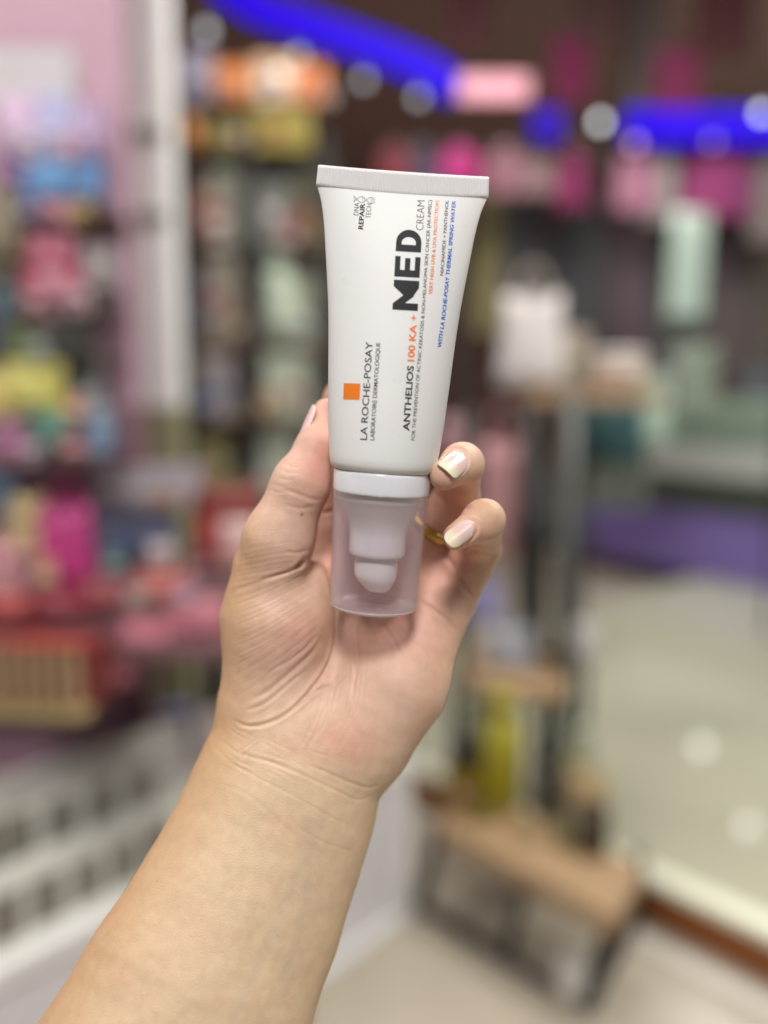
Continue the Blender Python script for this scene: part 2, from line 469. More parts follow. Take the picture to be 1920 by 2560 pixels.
def big_mesh(name, V, Q, m):
    me = bpy.data.meshes.new(name)
    me.vertices.add(len(V)); me.vertices.foreach_set('co', V.astype(np.float32).ravel())
    me.loops.add(Q.size); me.loops.foreach_set('vertex_index', Q.astype(np.int32).ravel())
    me.polygons.add(len(Q)); me.polygons.foreach_set('loop_start', np.arange(0, Q.size, 4, dtype=np.int32))
    me.update(calc_edges=True); me.validate()
    me.polygons.foreach_set('use_smooth', np.ones(len(me.polygons), bool))
    me.materials.append(m)
    return me
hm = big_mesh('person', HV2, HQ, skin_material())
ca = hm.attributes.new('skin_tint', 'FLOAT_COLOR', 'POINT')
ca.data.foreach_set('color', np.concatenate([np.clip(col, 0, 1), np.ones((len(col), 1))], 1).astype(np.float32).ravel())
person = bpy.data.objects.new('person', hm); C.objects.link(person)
person.matrix_world = HM
tag(person, 'bare left forearm and hand with long natural nails gripping the white tube', 'person')
print('hand', len(HV2), len(HQ))

# nails: curved plates lying in the finger ends
nm, nt_, nb = nt('nail_plate')
uv = nt_.nodes.new('ShaderNodeUVMap'); sp = nt_.nodes.new('ShaderNodeSeparateXYZ'); nt_.links.new(uv.outputs[0], sp.inputs[0])
nr = nt_.nodes.new('ShaderNodeValToRGB'); e = nr.color_ramp.elements
e[0].position = 0.0; e[0].color = (0.74, 0.52, 0.46, 1)
e[1].position = 1.0; e[1].color = (0.76, 0.68, 0.51, 1)
for p_, c_ in ((0.12, (0.72, 0.55, 0.52, 1)), (0.52, (0.74, 0.50, 0.46, 1)), (0.74, (0.74, 0.65, 0.49, 1))):
    x = e.new(p_); x.color = c_
nn = nt_.nodes.new('ShaderNodeTexNoise'); nn.inputs['Scale'].default_value = 0.8
ntc = nt_.nodes.new('ShaderNodeTexCoord'); nt_.links.new(ntc.outputs['Object'], nn.inputs['Vector'])
ma = nt_.nodes.new('ShaderNodeMath'); ma.operation = 'MULTIPLY_ADD'; ma.inputs[1].default_value = 0.16; nt_.links.new(nn.outputs['Fac'], ma.inputs[0])
sb_ = nt_.nodes.new('ShaderNodeMath'); sb_.operation = 'SUBTRACT'; sb_.inputs[1].default_value = 0.08
nt_.links.new(sp.outputs['Y'], sb_.inputs[0]); nt_.links.new(sb_.outputs[0], ma.inputs[2]); nt_.links.new(ma.outputs[0], nr.inputs[0])
nt_.links.new(nr.outputs[0], nb.inputs['Base Color'])
nb.inputs['Roughness'].default_value = 0.28; nb.inputs['Coat Weight'].default_value = 0.35; nb.inputs['Coat Roughness'].default_value = 0.06
nb.inputs['Subsurface Weight'].default_value = 0.15; nb.inputs['Subsurface Scale'].default_value = 0.001
def nail(base, tip, n, half, R0, sag, blunt=2.5, thick=0.22, vs=1.0):
    """base, tip: centre line ends on the nail's surface (mm); n: outward normal; half: half width mm; R0: transverse radius; sag: how far the middle bows out"""
    base, tip = np.array(base), np.array(tip); a = tip - base; L = np.linalg.norm(a); a /= L
    n = np.array(n, float); n -= a * (n @ a); n /= np.linalg.norm(n); w = np.cross(a, n)
    NU, NV = 20, 26; V = []; UV = []
    for lay in (0, 1):
        for j in range(NV + 1):
            v = j / NV
            wd = min(1.0, (1 - abs(1 - v / 0.28) ** 2.2) ** (1 / 2.2) if v < 0.28 else 1.0) if v < 0.28 else (1 - max(0, (v - 0.62) / 0.38) ** blunt) ** (1 / 2.0)
            wd = max(wd, 0.05)
            for i in range(NU + 1):
                u = (i / NU * 2 - 1) * wd * half
                th = u / R0
                p = base + a * (v * L) + w * (R0 * math.sin(th)) + n * (R0 * (math.cos(th) - 1) + sag * 4 * v * (1 - v))
                V.append(p - n * (thick * lay)); UV.append((i / NU, v * vs))
    Fc = []; N1 = (NU + 1) * (NV + 1)
    for j in range(NV):
        for i in range(NU):
            q = j * (NU + 1) + i
            Fc.append((q, q + 1, q + NU + 2, q + NU + 1)); Fc.append((N1 + q, N1 + q + NU + 1, N1 + q + NU + 2, N1 + q + 1))
    for i in range(NU):
        Fc.append((i + 1, i, N1 + i, N1 + i + 1)); q = NV * (NU + 1) + i; Fc.append((q, q + 1, N1 + q + 1, N1 + q))
    for j in range(NV):
        q = j * (NU + 1); Fc.append((q, q + NU + 1, N1 + q + NU + 1, N1 + q)); q += NU; Fc.append((q + NU + 1, q, N1 + q, N1 + q + NU + 1))
    o = mesh_obj('fingernail', V, Fc, nm, person)
    lay = o.data.uv_layers.new(name='UVMap')
    for lp in o.data.loops: lay.data[lp.index].uv = UV[lp.vertex_index % N1]
    return o
hbvh = BVHTree.FromPolygons([tuple(v) for v in HV2[:, :3]], [tuple(q) for q in HQ]) if False else None
def skin_z(sx, sy, z0=30.0):
    """front surface of the flesh behind a photo point"""
    z = z0
    for _ in range(200):
        p = S(sx, sy, z); d = float(sdf(p[None].astype(np.float32))[0])
        if d < 0.02: break
        z -= max(d * 0.8, 0.02)
        if z < -70: return None
    return z
def skin_pt(sx, sy, lift=0.0):
    z = skin_z(sx, sy); p = S(sx, sy, z); g = grad(p[None].astype(np.float32))[0]; g /= np.linalg.norm(g)
    return p + g * lift, g
# ring finger
pb, g0 = skin_pt(1003, 982, 0.08); pm, g1 = skin_pt(977, 1004, 0.45)
nail(pb, pm + (pm - pb) * 0.52 + g1 * -0.55, g0 * 0.4 + g1 * 0.8, 4.15, 4.9, 0.25, 4.0)
# little finger
pb, g0 = skin_pt(1023, 1130, 0.08); pm, g1 = skin_pt(994, 1152, 0.40)
nail(pb, pm + (pm - pb) * 1.0 - g1 * 0.1, g0 * 0.4 + g1 * 0.8, 3.25, 3.9, 0.25, 2.2)
# thumb, seen from the side
pb, g0 = skin_pt(644, 962, 0); 
ta = S(703, 885, -17) - S(650, 1045, -10); ta /= np.linalg.norm(ta)
nn_ = np.array([-0.93, 0.1, 0.14])
tb = S(668, 965, -12.5) + nn_ / np.linalg.norm(nn_) * 4.6
nail(tb - ta * 1.5, tb + ta * 14.5 + np.array([1.2, 0, 0]), nn_, 5.2, 5.4, 0.3, 2.6, 0.22, 0.70)
# ------------------------------------------------------------------ the tube
TB, TT = S(806, 1310, -6.0), S(872, 369, 10.0)
TL = np.linalg.norm(TT - TB); ua = (TT - TB) / TL
us = np.cross(ua, np.array([0, 0, 1.0])); us /= np.linalg.norm(us); uf = np.cross(us, ua)          # side, front
TMX = Matrix([[us[0], ua[0], uf[0], TB[0]], [us[1], ua[1], uf[1], TB[1]], [us[2], ua[2], uf[2], TB[2]], [0, 0, 0, 1]])
TW = HM @ TMX                     # tube space in mm: x side, y up the axis, z to the viewer
def ty(sy): return TL * (1310 - sy) / (1310 - 369)
def tz(sy): return -6.0 + 16.0 * (1310 - sy) / (1310 - 369)
def tr(px, sy): return rp(px, tz(sy))
tube = empty('cream_tube', label='white squeeze tube of sun cream with clear pump cap held upside down in the hand', cat='cream tube')
tube.matrix_world = TW

wm, wt, wbs = nt('tube_plastic')
wbs.inputs['Base Color'].default_value = (0.74, 0.735, 0.725, 1); wbs.inputs['Roughness'].default_value = 0.45; wbs.inputs['Specular IOR Level'].default_value = 0.35
wbs.inputs['Subsurface Weight'].default_value = 0.12; wbs.inputs['Subsurface Scale'].default_value = 0.003
wn = wt.nodes.new('ShaderNodeTexNoise'); wn.inputs['Scale'].default_value = 0.06; wn.inputs['Detail'].default_value = 3
wtc = wt.nodes.new('ShaderNodeTexCoord'); wt.links.new(wtc.outputs['Object'], wn.inputs['Vector'])
wbp = wt.nodes.new('ShaderNodeBump'); wbp.inputs['Strength'].default_value = 0.25; wbp.inputs['Distance'].default_value = 0.0006
wt.links.new(wn.outputs['Fac'], wbp.inputs['Height']); wt.links.new(wbp.outputs['Normal'], wbs.inputs['Normal'])
wn2 = wt.nodes.new('ShaderNodeTexNoise'); wn2.inputs['Scale'].default_value = 0.11; wn2.inputs['Detail'].default_value = 6; wn2.inputs['Roughness'].default_value = 0.7
wt.links.new(wtc.outputs['Object'], wn2.inputs['Vector'])
wrr = wt.nodes.new('ShaderNodeValToRGB'); wrr.color_ramp.elements[0].position = 0.24; wrr.color_ramp.elements[0].color = (0.68, 0.665, 0.655, 1)
wrr.color_ramp.elements[1].position = 0.40; wrr.color_ramp.elements[1].color = (0.74, 0.735, 0.725, 1)
wt.links.new(wn2.outputs['Fac'], wrr.inputs[0]); wt.links.new(wrr.outputs[0], wbs.inputs['Base Color'])

def ell_b(a, per):
    lo, hi = 0.05, 30
    for _ in range(50):
        b = (lo + hi) / 2; h = ((a - b) / (a + b)) ** 2
        p = math.pi * (a + b) * (1 + 3 * h / (10 + math.sqrt(4 - 3 * h)))
        lo, hi = (b, hi) if p < per else (lo, b)
    return b
tab = [(1003, 103), (1001, 107), (996, 112), (988, 115), (975, 117.3), (950, 120), (900, 125), (850, 128.5), (800, 132), (750, 135), (700, 138.5), (650, 143), (600, 149), (550, 155.5), (500, 162), (470, 167), (445, 172.5), (428, 178), (416, 183.0), (408, 185.5)]
per = 2 * math.pi * tr(115, 985)
NC = 144; V = []; Fc = []; rows = []
fine = []
for (y0, w0), (y1, w1) in zip(tab[:-1], tab[1:]):
    n = max(1, int(abs(y1 - y0) / 8))
    for i in range(n): fine.append((y0 + (y1 - y0) * i / n, w0 + (w1 - w0) * i / n))
fine.append(tab[-1])
for sy, wpx in fine:
    a = tr(wpx, sy)
    if sy > 975: b = a * 0.985
    else:
        t = (975 - sy) / (975 - 408)
        b = min(ell_b(a, per), a * 0.985)
        b = min(b, tr(117, 975) * (1 - t) ** 0.82 + 0.75 * t) if t > 0.5 else b
        b = b if t <= 0.5 else b
    rows.append((ty(sy), a, b))
# depth tapers as a wedge to the seal
yb = [r for r in rows]
y_top = rows[-1][0]; y_lo = ty(975)
for k, (y, a, b) in enumerate(rows):
    if y > y_lo:
        t = (y - y_lo) / (y_top - y_lo)
        bw = rows[4][2] * (1 - t ** 1.25) + 0.8 * t
        rows[k] = (y, a, bw)
for y, a, b in rows:
    t = max(0, (y - y_lo) / (y_top - y_lo))
    for i in range(NC):
        th = 2 * math.pi * i / NC
        c, s = math.cos(th), math.sin(th)
        ex = 1.0 - 0.18 * t                        # squarer ends high up
        x = a * math.copysign(abs(c) ** ex, c); z = b * math.copysign(abs(s) ** ex, s)
        V.append((x, y - 1.1 * (1 - (x / a) ** 2) * t ** 6, z))
for j in range(len(rows) - 1):
    for i in range(NC):
        Fc.append((j * NC + i, j * NC + (i + 1) % NC, (j + 1) * NC + (i + 1) % NC, (j + 1) * NC + i)[::-1])
Fc.append(tuple(range(NC)))
body = mesh_obj('tube_body', V, Fc, wm, tube)
body_bvh = BVHTree.FromPolygons([Vector(v) for v in V], Fc[:-1])

# ridged seal
NX = 58 * 6; hw = tr(187, 390); y0, y1 = ty(412), ty(370); V = []; Fc = []
NYR = 12
for side in (1, -1):
    for j in range(NYR + 1):
        v = j / NYR
        for i in range(NX + 1):
            u = i / NX * 2 - 1
            x = hw * u * (1 - 0.012 * v)
            edge = min(1, (1 - abs(u)) * hw / 0.6)
            e2 = min(1, v / 0.08, (1 - v) / 0.06)
            rid = 0.17 * (0.5 + 0.5 * math.sin(i / 6 * 2 * math.pi)) * min(1, v / 0.14, (1 - v) / 0.08)
            z = side * (0.62 * math.sqrt(max(edge, 0.02)) + (0.28 if v > 0.05 else 0.1) * e2 + rid * edge)
            V.append((x, y0 - 1.1 * (1 - u * u) * (1 - v * 0.75) + (y1 - y0) * v, z))
M1 = (NX + 1) * (NYR + 1)
for s_ in (0, 1):
    for j in range(NYR):
        for i in range(NX):
            q = s_ * M1 + j * (NX + 1) + i
            f = (q, q + 1, q + NX + 2, q + NX + 1); Fc.append(f if s_ == 0 else f[::-1])
for i in range(NX):
    q = NYR * (NX + 1) + i; Fc.append((q, q + 1, M1 + q + 1, M1 + q)); Fc.append((i + 1, i, M1 + i, M1 + i + 1))
for j in range(NYR):
    q = j * (NX + 1); Fc.append((q, q + NX + 1, M1 + q + NX + 1, M1 + q)); q += NX; Fc.append((q + NX + 1, q, M1 + q, M1 + q + NX + 1))
mesh_obj('crimped_seal', V, Fc, mat('seal_plastic', (0.75, 0.735, 0.74), 0.45, 0.02, 0.2), tube)

def lathe(name, prof, m, parent, n=72, shift=None, closed=False, smooth=True, sharp=None):
    """prof: (radius, y) from one end to the other"""
    V = []; Fc = []
    for k, (r, y) in enumerate(prof):
        for i in range(n):
            th = 2 * math.pi * i / n
            dx = shift(y) if shift else 0
            V.append((r * math.cos(th) + dx, y, r * math.sin(th)))
    for j in range(len(prof) - 1):
        for i in range(n):
            Fc.append((j * n + i, (j + 1) * n + i, (j + 1) * n + (i + 1) % n, j * n + (i + 1) % n))
    if not closed:
        Fc.append(tuple(range(n))); Fc.append(tuple(range((len(prof) - 1) * n, len(prof) * n))[::-1])
    else:
        j = len(prof) - 1
        for i in range(n): Fc.append((j * n + i, i, (i + 1) % n, j * n + (i + 1) % n))
    o = mesh_obj(name, V, Fc, m, parent, smooth)
    bm = bmesh.new(); bm.from_mesh(o.data); bmesh.ops.recalc_face_normals(bm, faces=bm.faces); bm.to_mesh(o.data); bm.free()
    return o
def pr_(lst): return [(tr(r, sy), ty(sy)) for sy, r in lst]
pw = mat('pump_plastic', (0.94, 0.93, 0.95), 0.16, 0.02, 0.2, coat=0.5)
cw_ = mat('collar_plastic', (0.79, 0.79, 0.835), 0.18, 0.02, 0.2, coat=0.3)
lathe('collar', pr_([(1002, 96), (1004, 103.5), (1006, 105), (1011, 105.4), (1030, 104.8), (1046, 104.2), (1050, 103.6), (1052, 102.0), (1052.5, 95)]), cw_, tube)
# pump: flange, funnel, stem; nozzle as its sub-part
pump = lathe('pump', pr_([(1052, 93), (1060, 93.5), (1064, 94), (1069, 93.5), (1072, 91), (1080, 86.5), (1092, 80), (1105, 73), (1120, 67), (1135, 63), (1146, 61.8), (1165, 61.3), (1180, 61), (1187, 60.2), (1191, 58), (1193, 54), (1193.5, 44)]), pw, tube)
lathe('nozzle', pr_([(1190, 46.5), (1200, 47), (1225, 46.8), (1236, 46), (1244, 44), (1252, 39.5), (1260, 33), (1267, 27.5), (1271, 24), (1272.5, 22.5), (1273, 20)]), pw, pump, shift=lambda y: max(0, (ty(1240) - y)) * 0.22)
# clear cap: a real double wall with a thick floor
ccm, cct, ccb = nt('frosted_cap')
ccb.inputs['Base Color'].default_value = (0.80, 0.72, 0.76, 1); ccb.inputs['Roughness'].default_value = 0.22
cmx = cct.nodes.new('ShaderNodeMixShader'); ctr = cct.nodes.new('ShaderNodeBsdfTransparent'); ctr.inputs[0].default_value = (0.984, 0.958, 0.968, 1)
cfr = cct.nodes.new('ShaderNodeLayerWeight'); cfr.inputs[0].default_value = 0.30
crm = cct.nodes.new('ShaderNodeMapRange'); crm.inputs[1].default_value = 0.0; crm.inputs[2].default_value = 1.0; crm.inputs[3].default_value = 0.03; crm.inputs[4].default_value = 0.55
cct.links.new(cfr.outputs['Facing'], crm.inputs[0]); cct.links.new(crm.outputs[0], cmx.inputs[0])
cct.links.new(ctr.outputs[0], cmx.inputs[1]); cct.links.new(ccb.outputs[0], cmx.inputs[2])
cgl = cct.nodes.new('ShaderNodeBsdfGlossy'); cgl.inputs['Roughness'].default_value = 0.07
cpw = cct.nodes.new('ShaderNodeMath'); cpw.operation = 'POWER'; cpw.inputs[1].default_value = 4.0; cct.links.new(cfr.outputs['Facing'], cpw.inputs[0])
cff = cct.nodes.new('ShaderNodeMath'); cff.operation = 'MULTIPLY_ADD'; cff.inputs[1].default_value = 0.35; cff.inputs[2].default_value = 0.035; cct.links.new(cpw.outputs[0], cff.inputs[0]); cm2 = cct.nodes.new('ShaderNodeMixShader')
cct.links.new(cff.outputs[0], cm2.inputs[0]); cct.links.new(cmx.outputs[0], cm2.inputs[1]); cct.links.new(cgl.outputs[0], cm2.inputs[2])
cct.links.new(cm2.outputs[0], cct.nodes['Material Output'].inputs['Surface'])
lathe('cap', pr_([(1050, 99), (1050, 103), (1052, 103.4), (1100, 101.6), (1180, 98.2), (1260, 95.2), (1296, 94), (1304, 92.8), (1309, 90), (1311, 85), (1311.5, 70), (1311.5, 1), (1307.8, 1), (1307.5, 70), (1306, 83), (1302, 88), (1294, 90.2), (1260, 91.3), (1180, 94.2), (1100, 97.5)]), ccm, tube, closed=True)
CAPO = bpy.data.objects['cap']
lathe('cap_rim', pr_([(1303, 93.2), (1307, 91.8), (1310, 89.2), (1311.9, 85), (1311.9, 78), (1310.6, 78), (1308.6, 84), (1304.5, 89.5)]), clear('cap_edge', (0.86, 0.78, 0.80), 0.32, 0.2), CAPO, closed=True)

# ---- print on the tube
INK = mat('ink_black', (0.016, 0.016, 0.019), 0.6, 0.05, 0.2, spec=0.25)
ORA = mat('ink_orange', (0.80, 0.20, 0.018), 0.4, 0.03, 0.2)
BLU = mat('ink_blue', (0.018, 0.13, 0.56), 0.4, 0.03, 0.2)
CAMT = TW.inverted() @ Vector((0, 0, CAMZ))
def on_tube(sx, sy, lift=0.07):
    """the spot of the tube's skin that shows at a photo point"""
    p = Vector(S(sx, sy, 0)); w = TMX.inverted() @ p
    d = (w - CAMT).normalized()
    h = body_bvh.ray_cast(CAMT, d)
    return (h[0] + h[1] * lift * (1 if h[1].dot(d) < 0 else -1)) if h[0] is not None else None
SC = 1659 / 1920
def flat_text(s, offset=0.0, shear=0.0, space=1.0):
    c = bpy.data.curves.new('t', 'FONT'); c.body = s; c.size = 1.0; c.offset = offset; c.shear = shear; c.space_character = space
    c.resolution_u = 3
    o = bpy.data.objects.new('t', c); C.objects.link(o)
    bpy.context.view_layer.update()
    me = bpy.data.meshes.new_from_object(o.evaluated_get(bpy.context.evaluated_depsgraph_get()))
    bpy.data.objects.remove(o); bpy.data.curves.remove(c)
    bm = bmesh.new(); bm.from_mesh(me); bpy.data.meshes.remove(me)
    return bm
def cut(bm, axis, lo, hi, step):
    n = int((hi - lo) / step)
    for i in range(1, n + 1):
        co = [0, 0, 0]; no = [0, 0, 0]; co[axis] = lo + i * step; no[axis] = 1
        bmesh.ops.bisect_plane(bm, geom=bm.verts[:] + bm.edges[:] + bm.faces[:], plane_co=co, plane_no=no)
def wrap(name, bm, fn, m, step_along, step_up):
    xs = [v.co.x for v in bm.verts]; ys = [v.co.y for v in bm.verts]
    cut(bm, 0, min(xs), max(xs), step_along); cut(bm, 1, min(ys), max(ys), step_up)
    bad = []
    for v in bm.verts:
        p = on_tube(*fn(v.co.x, v.co.y))
        if p is None: bad.append(v)
        else: v.co = p
    if bad: bmesh.ops.delete(bm, geom=bad, context='VERTS')
    bmesh.ops.triangulate(bm, faces=bm.faces)
    return bm_obj(name, bm, m, tube)
def print_line(s, base, cap, m, offset=0.0, shear=0.0, up=None, space=1.0):
    """base: source-pixel points along the baseline, start to end; cap: capital height in source pixels"""
    bm = flat_text(s, offset, shear, space)
    xs = [v.co.x for v in bm.verts]; x0, x1 = min(xs), max(xs)
    B = [(p[0] * SC, p[1] * SC) for p in base]
    seglen = [math.dist(B[i], B[i + 1]) for i in range(len(B) - 1)]; tot = sum(seglen)
    H = 0.729                                                            # capital height of the built-in face
    def fn(x, y):
        d = (x - x0) / (x1 - x0) * tot; k = 0
        while k < len(seglen) - 1 and d > seglen[k]: d -= seglen[k]; k += 1
        a, b = B[k], B[k + 1]; f = d / seglen[k]
        dx, dy = (b[0] - a[0]) / seglen[k], (b[1] - a[1]) / seglen[k]
        nx, ny = dy, -dx                                                # to the left of the reading direction
        h = (y / H) * cap * SC
        return a[0] + (b[0] - a[0]) * f + nx * h, a[1] + (b[1] - a[1]) * f + ny * h
    per_mm = (x1 - x0) / tot * 7.0
    return wrap('lettering', bm, fn, m, per_mm * 1.6, 0.729 / max(1, cap * SC / 7.0) * 1.2 if cap > 20 else 2.0)
print_line('DNA', [(896.5, 538.5), (898.5, 507.5)], 13.5, INK, -0.012)
print_line('REPAIR', [(907.5, 573.5), (912.5, 509)], 12.3, INK, 0.022)
print_line('TECH', [(926.5, 546.5), (929, 510)], 13.2, INK, -0.012)
# the big word, drawn letter by letter in units of the capital height
bm = bmesh.new()
def glyph(pts, x0):
    f = bm.faces.new([bm.verts.new((x0 + x, y, 0)) for x, y in pts][::-1])
glyph([(0, 0), (0, 1), (.25, 1), (.585, .60), (.92, 1), (1.17, 1), (1.17, 0), (.89, 0), (.89, .52), (.61, .18), (.56, .18), (.28, .52), (.28, 0)], 0)
for r_ in ((0, 0, .27, 1), (.27, .79, .8, 1), (.27, .395, .74, .605), (.27, 0, .8, .21)):
    glyph([(r_[0], r_[1]), (r_[0], r_[3]), (r_[2], r_[3]), (r_[2], r_[1])], 1.30)
ou = [(0, 0), (0, 1), (.36, 1)] + [(.36 + .50 * math.sin(a), .5 + .5 * math.cos(a)) for a in np.linspace(.15, math.pi - .15, 14)] + [(.36, 0)]
inn = [(.27, .22), (.27, .78), (.36, .78)] + [(.36 + .22 * math.sin(a), .5 + .28 * math.cos(a)) for a in np.linspace(.15, math.pi - .15, 14)] + [(.36, .22)]
vo = [bm.verts.new((2.29 + x, y, 0)) for x, y in ou]; vi = [bm.verts.new((2.29 + x, y, 0)) for x, y in inn]
for k in range(len(vo)):
    l = (k + 1) % len(vo); bm.faces.new((vo[k], vi[k], vi[l], vo[l]))
bmesh.ops.triangulate(bm, faces=bm.faces)
def medf(x, y):
    ax, ay, bx, by = 1044.2, 777.5, 1055.3, 576.5
    f = x / 3.15; return (ax + (bx - ax) * f - y * 63.2) * SC, (ay + (by - ay) * f - y * 3.6) * SC
wrap('lettering', bm, medf, INK, 0.16, 0.12)
print_line('CREAM', [(1058.6, 576), (1062.5, 502)], 20.5, INK, -0.018)
print_line('FOR THE PREVENTION OF ACTINIC KERATOSIS & NON-MELANOMA SKIN CANCER (AK-NMSC)', [(1036.4, 1101.2), (1050, 930), (1062.8, 770.6), (1073, 608), (1080, 501)], 9.2, INK, 0.0)
print_line('VERY HIGH UVB & UVA PROTECTION', [(1080.3, 736.5), (1090.5, 608), (1097.5, 502.5)], 9.2, ORA, 0.016)
print_line('NIACINAMIDE + PANTHENOL', [(1108.2, 689), (1116, 590), (1121.7, 501)], 9.0, INK, 0.0)
print_line('WITH LA ROCHE-POSAY THERMAL SPRING WATER', [(1102.6, 869), (1114.6, 780), (1128.2, 640), (1139.5, 502.5)], 9.6, BLU, 0.026, 0.12)
print_line('LA ROCHE-POSAY', [(917.0, 1100.5), (931.6, 855.4)], 17.5, INK, 0.006)
print_line('LABORATOIRE DERMATOLOGIQUE', [(935.5, 1101), (951, 856.7)], 10.8, INK, 0.006)
print_line('ANTHELIOS', [(1022.8, 1078), (1034.2, 915.0)], 16.5, INK, 0.022)
print_line('100 KA', [(1035, 904.5), (1041.5, 812)], 17.0, ORA, 0.026)
print_line('+', [(1040.5, 802.5), (1041.8, 788.5)], 15.0, ORA, 0.03)
# orange square mark
bm = bmesh.new()
vs = [bm.verts.new((x, y, 0)) for x, y in ((0, 0), (1, 0), (1, 1), (0, 1))]; bm.faces.new(vs)
q = [(858.2, 998.0), (899.2, 999.3), (901.1, 959.2), (859.8, 957.9)]
def sqf(x, y):
    a = np.array(q, float); p = (a[0] * (1 - x) + a[1] * x) * (1 - y) + (a[3] * (1 - x) + a[2] * x) * y
    return p[0] * SC, p[1] * SC
wrap('square_mark', bm, sqf, ORA, 0.12, 0.34)
# little double helix above the small text
bm = bmesh.new()
def ribbon(pts, w):
    vv = []
    for k, p in enumerate(pts):
        a = np.array(pts[max(0, k - 1)]); b = np.array(pts[min(len(pts) - 1, k + 1)]); d = b - a; d = d / np.linalg.norm(d)
        n = np.array([-d[1], d[0]]) * w / 2
        vv.append((bm.verts.new((p[0] + n[0], p[1] + n[1], 0)), bm.verts.new((p[0] - n[0], p[1] - n[1], 0))))
    for (a, b), (c, d) in zip(vv[:-1], vv[1:]): bm.faces.new((a, b, d, c))
hx0, hx1 = 883.5, 937.0
for ph in (0, math.pi):
    ribbon([(hx0 + (hx1 - hx0) * i / 40, 497.2 + (i / 40) * 4.6 + 7.6 * math.sin(math.pi * 0.62 + ph + i / 40 * 2 * math.pi * 1.12)) for i in range(41)], 1.5)
for u in (0.04, 0.11, 0.18, 0.44, 0.52, 0.60, 0.84, 0.91, 0.97):
    yc = 497.2 + u * 4.6; A = 5.6 * abs(math.sin(math.pi * 0.62 + u * 2 * math.pi * 1.12))
    x = hx0 + (hx1 - hx0) * u
    if A > 1: ribbon([(x - A * .12, yc - A), (x, yc), (x + A * .12, yc + A)], 1.2)
wrap('helix_mark', bm, lambda x, y: (x * SC, y * SC), mat('ink_grey', (0.13, 0.13, 0.14), 0.4, 0.05, 0.2), 40, 40)

# ------------------------------------------------------------------ gold ring on the ring finger
fa, fb = S(905, 1205, -39), S(986, 1072, -29)
ax_ = (fb - fa) / np.linalg.norm(fb - fa)
rc = fa + (fb - fa) * 0.50
rr_ = rp(60 + (50 - 60) * 0.50, -34) + 0.15
e1 = np.cross(ax_, [0, 0, 1.0]); e1 /= np.linalg.norm(e1); e2 = np.cross(e1, ax_)
V = []; Fc = []; NR_ = 96; sec = [(-1.9, -0.3), (-1.7, 0.55), (-0.8, 0.95), (0.8, 0.95), (1.7, 0.55), (1.9, -0.3)]
for i in range(NR_):
    th = 2 * math.pi * i / NR_; d = e1 * math.cos(th) + e2 * math.sin(th)
    for (l, r_) in sec:
        wob = 0.16 * math.sin(th * 12 + l * 2) + 0.10 * math.sin(th * 31 + l * 5)
        V.append(rc + ax_ * l + d * (rr_ + r_ + (wob if r_ > 0.6 else 0)))
ns = len(sec)
for i in range(NR_):
    for j in range(ns):
        Fc.append((i * ns + j, i * ns + (j + 1) % ns, ((i + 1) % NR_) * ns + (j + 1) % ns, ((i + 1) % NR_) * ns + j))
ring = mesh_obj('finger_ring', V, Fc, mat('gold', (0.58, 0.39, 0.10), 0.28, 0.15, 0.5, metal=1.0))
ring.matrix_world = HM
tag(ring, 'patterned gold ring on the finger between cap and lowest nail', 'ring')
# ------------------------------------------------------------------ the shop behind
def lin(c):
    c = c / 255; return c / 12.92 if c < 0.04045 else ((c + 0.055) / 1.055) ** 2.4
GAIN = 1.0
def pm(r, g, b, rough=0.45, gain=None):
    """a plain product colour, given as it looks on the shelf"""
    k = GAIN if gain is None else gain
    return mat('paint_%d_%d_%d_%d' % (r, g, b, int(rough * 100)), tuple(min(0.86, lin(v) * k) for v in (r, g, b)), rough, 0.10, 18)

def bm_box(bm, cx, cy, cz, w, d, h, rz=0.0, bev=0.0):
    M = Matrix.Translation((cx, cy, cz)) @ Matrix.Rotation(rz, 4, 'Z') @ Matrix.Diagonal((w, d, h, 1))
    r = bmesh.ops.create_cube(bm, size=1, matrix=M)
    if bev:
        es = list({e for v in r['verts'] for e in v.link_edges})
        bmesh.ops.bevel(bm, geom=es, offset=bev, segments=2, affect='EDGES', profile=0.6)
def box(name, c, size, m, parent=None, bev=0.0, rz=0.0):
    bm = bmesh.new(); bm_box(bm, *c, *size, rz, bev)
    return bm_obj(name, bm, m, parent, False)
def bar(name, a, b, r, m, parent=None, n=12):
    a, b = Vector(a), Vector(b); d = b - a
    bm = bmesh.new()
    bmesh.ops.create_cone(bm, cap_ends=True, segments=n, radius1=r, radius2=r, depth=d.length, matrix=Matrix.Translation((a + b) / 2) @ d.to_track_quat('Z', 'Y').to_matrix().to_4x4())
    return bm_obj(name, bm, m, parent, True)
def turn(name, prof, m, parent=None, n=28, sq=1.0):
    V, Fc = [], []
    for r, z in prof:
        for i in range(n):
            t = 2 * math.pi * i / n; V.append((r * math.cos(t), r * math.sin(t) * sq, z))
    for j in range(len(prof) - 1):
        for i in range(n): Fc.append((j * n + i, j * n + (i + 1) % n, (j + 1) * n + (i + 1) % n, (j + 1) * n + i))
    Fc.append(tuple(range(n))[::-1]); Fc.append(tuple(range((len(prof) - 1) * n, len(prof) * n)))
    return mesh_obj(name, V, Fc, m, parent)
def facing(p): return math.atan2(-p.x, p.y) * 0.6      # shelves are loaded to face the aisle

def spot(sx, sy, Y): return at(sx, sy, Y)
def start(name, label, cat, sx, sy, Y, group, rz=None):
    p = spot(sx, sy, Y)
    return empty(name, p, (0, 0, facing(p) + random.uniform(-0.12, 0.12) if rz is None else rz), label, cat, group), Y / F * 1.0
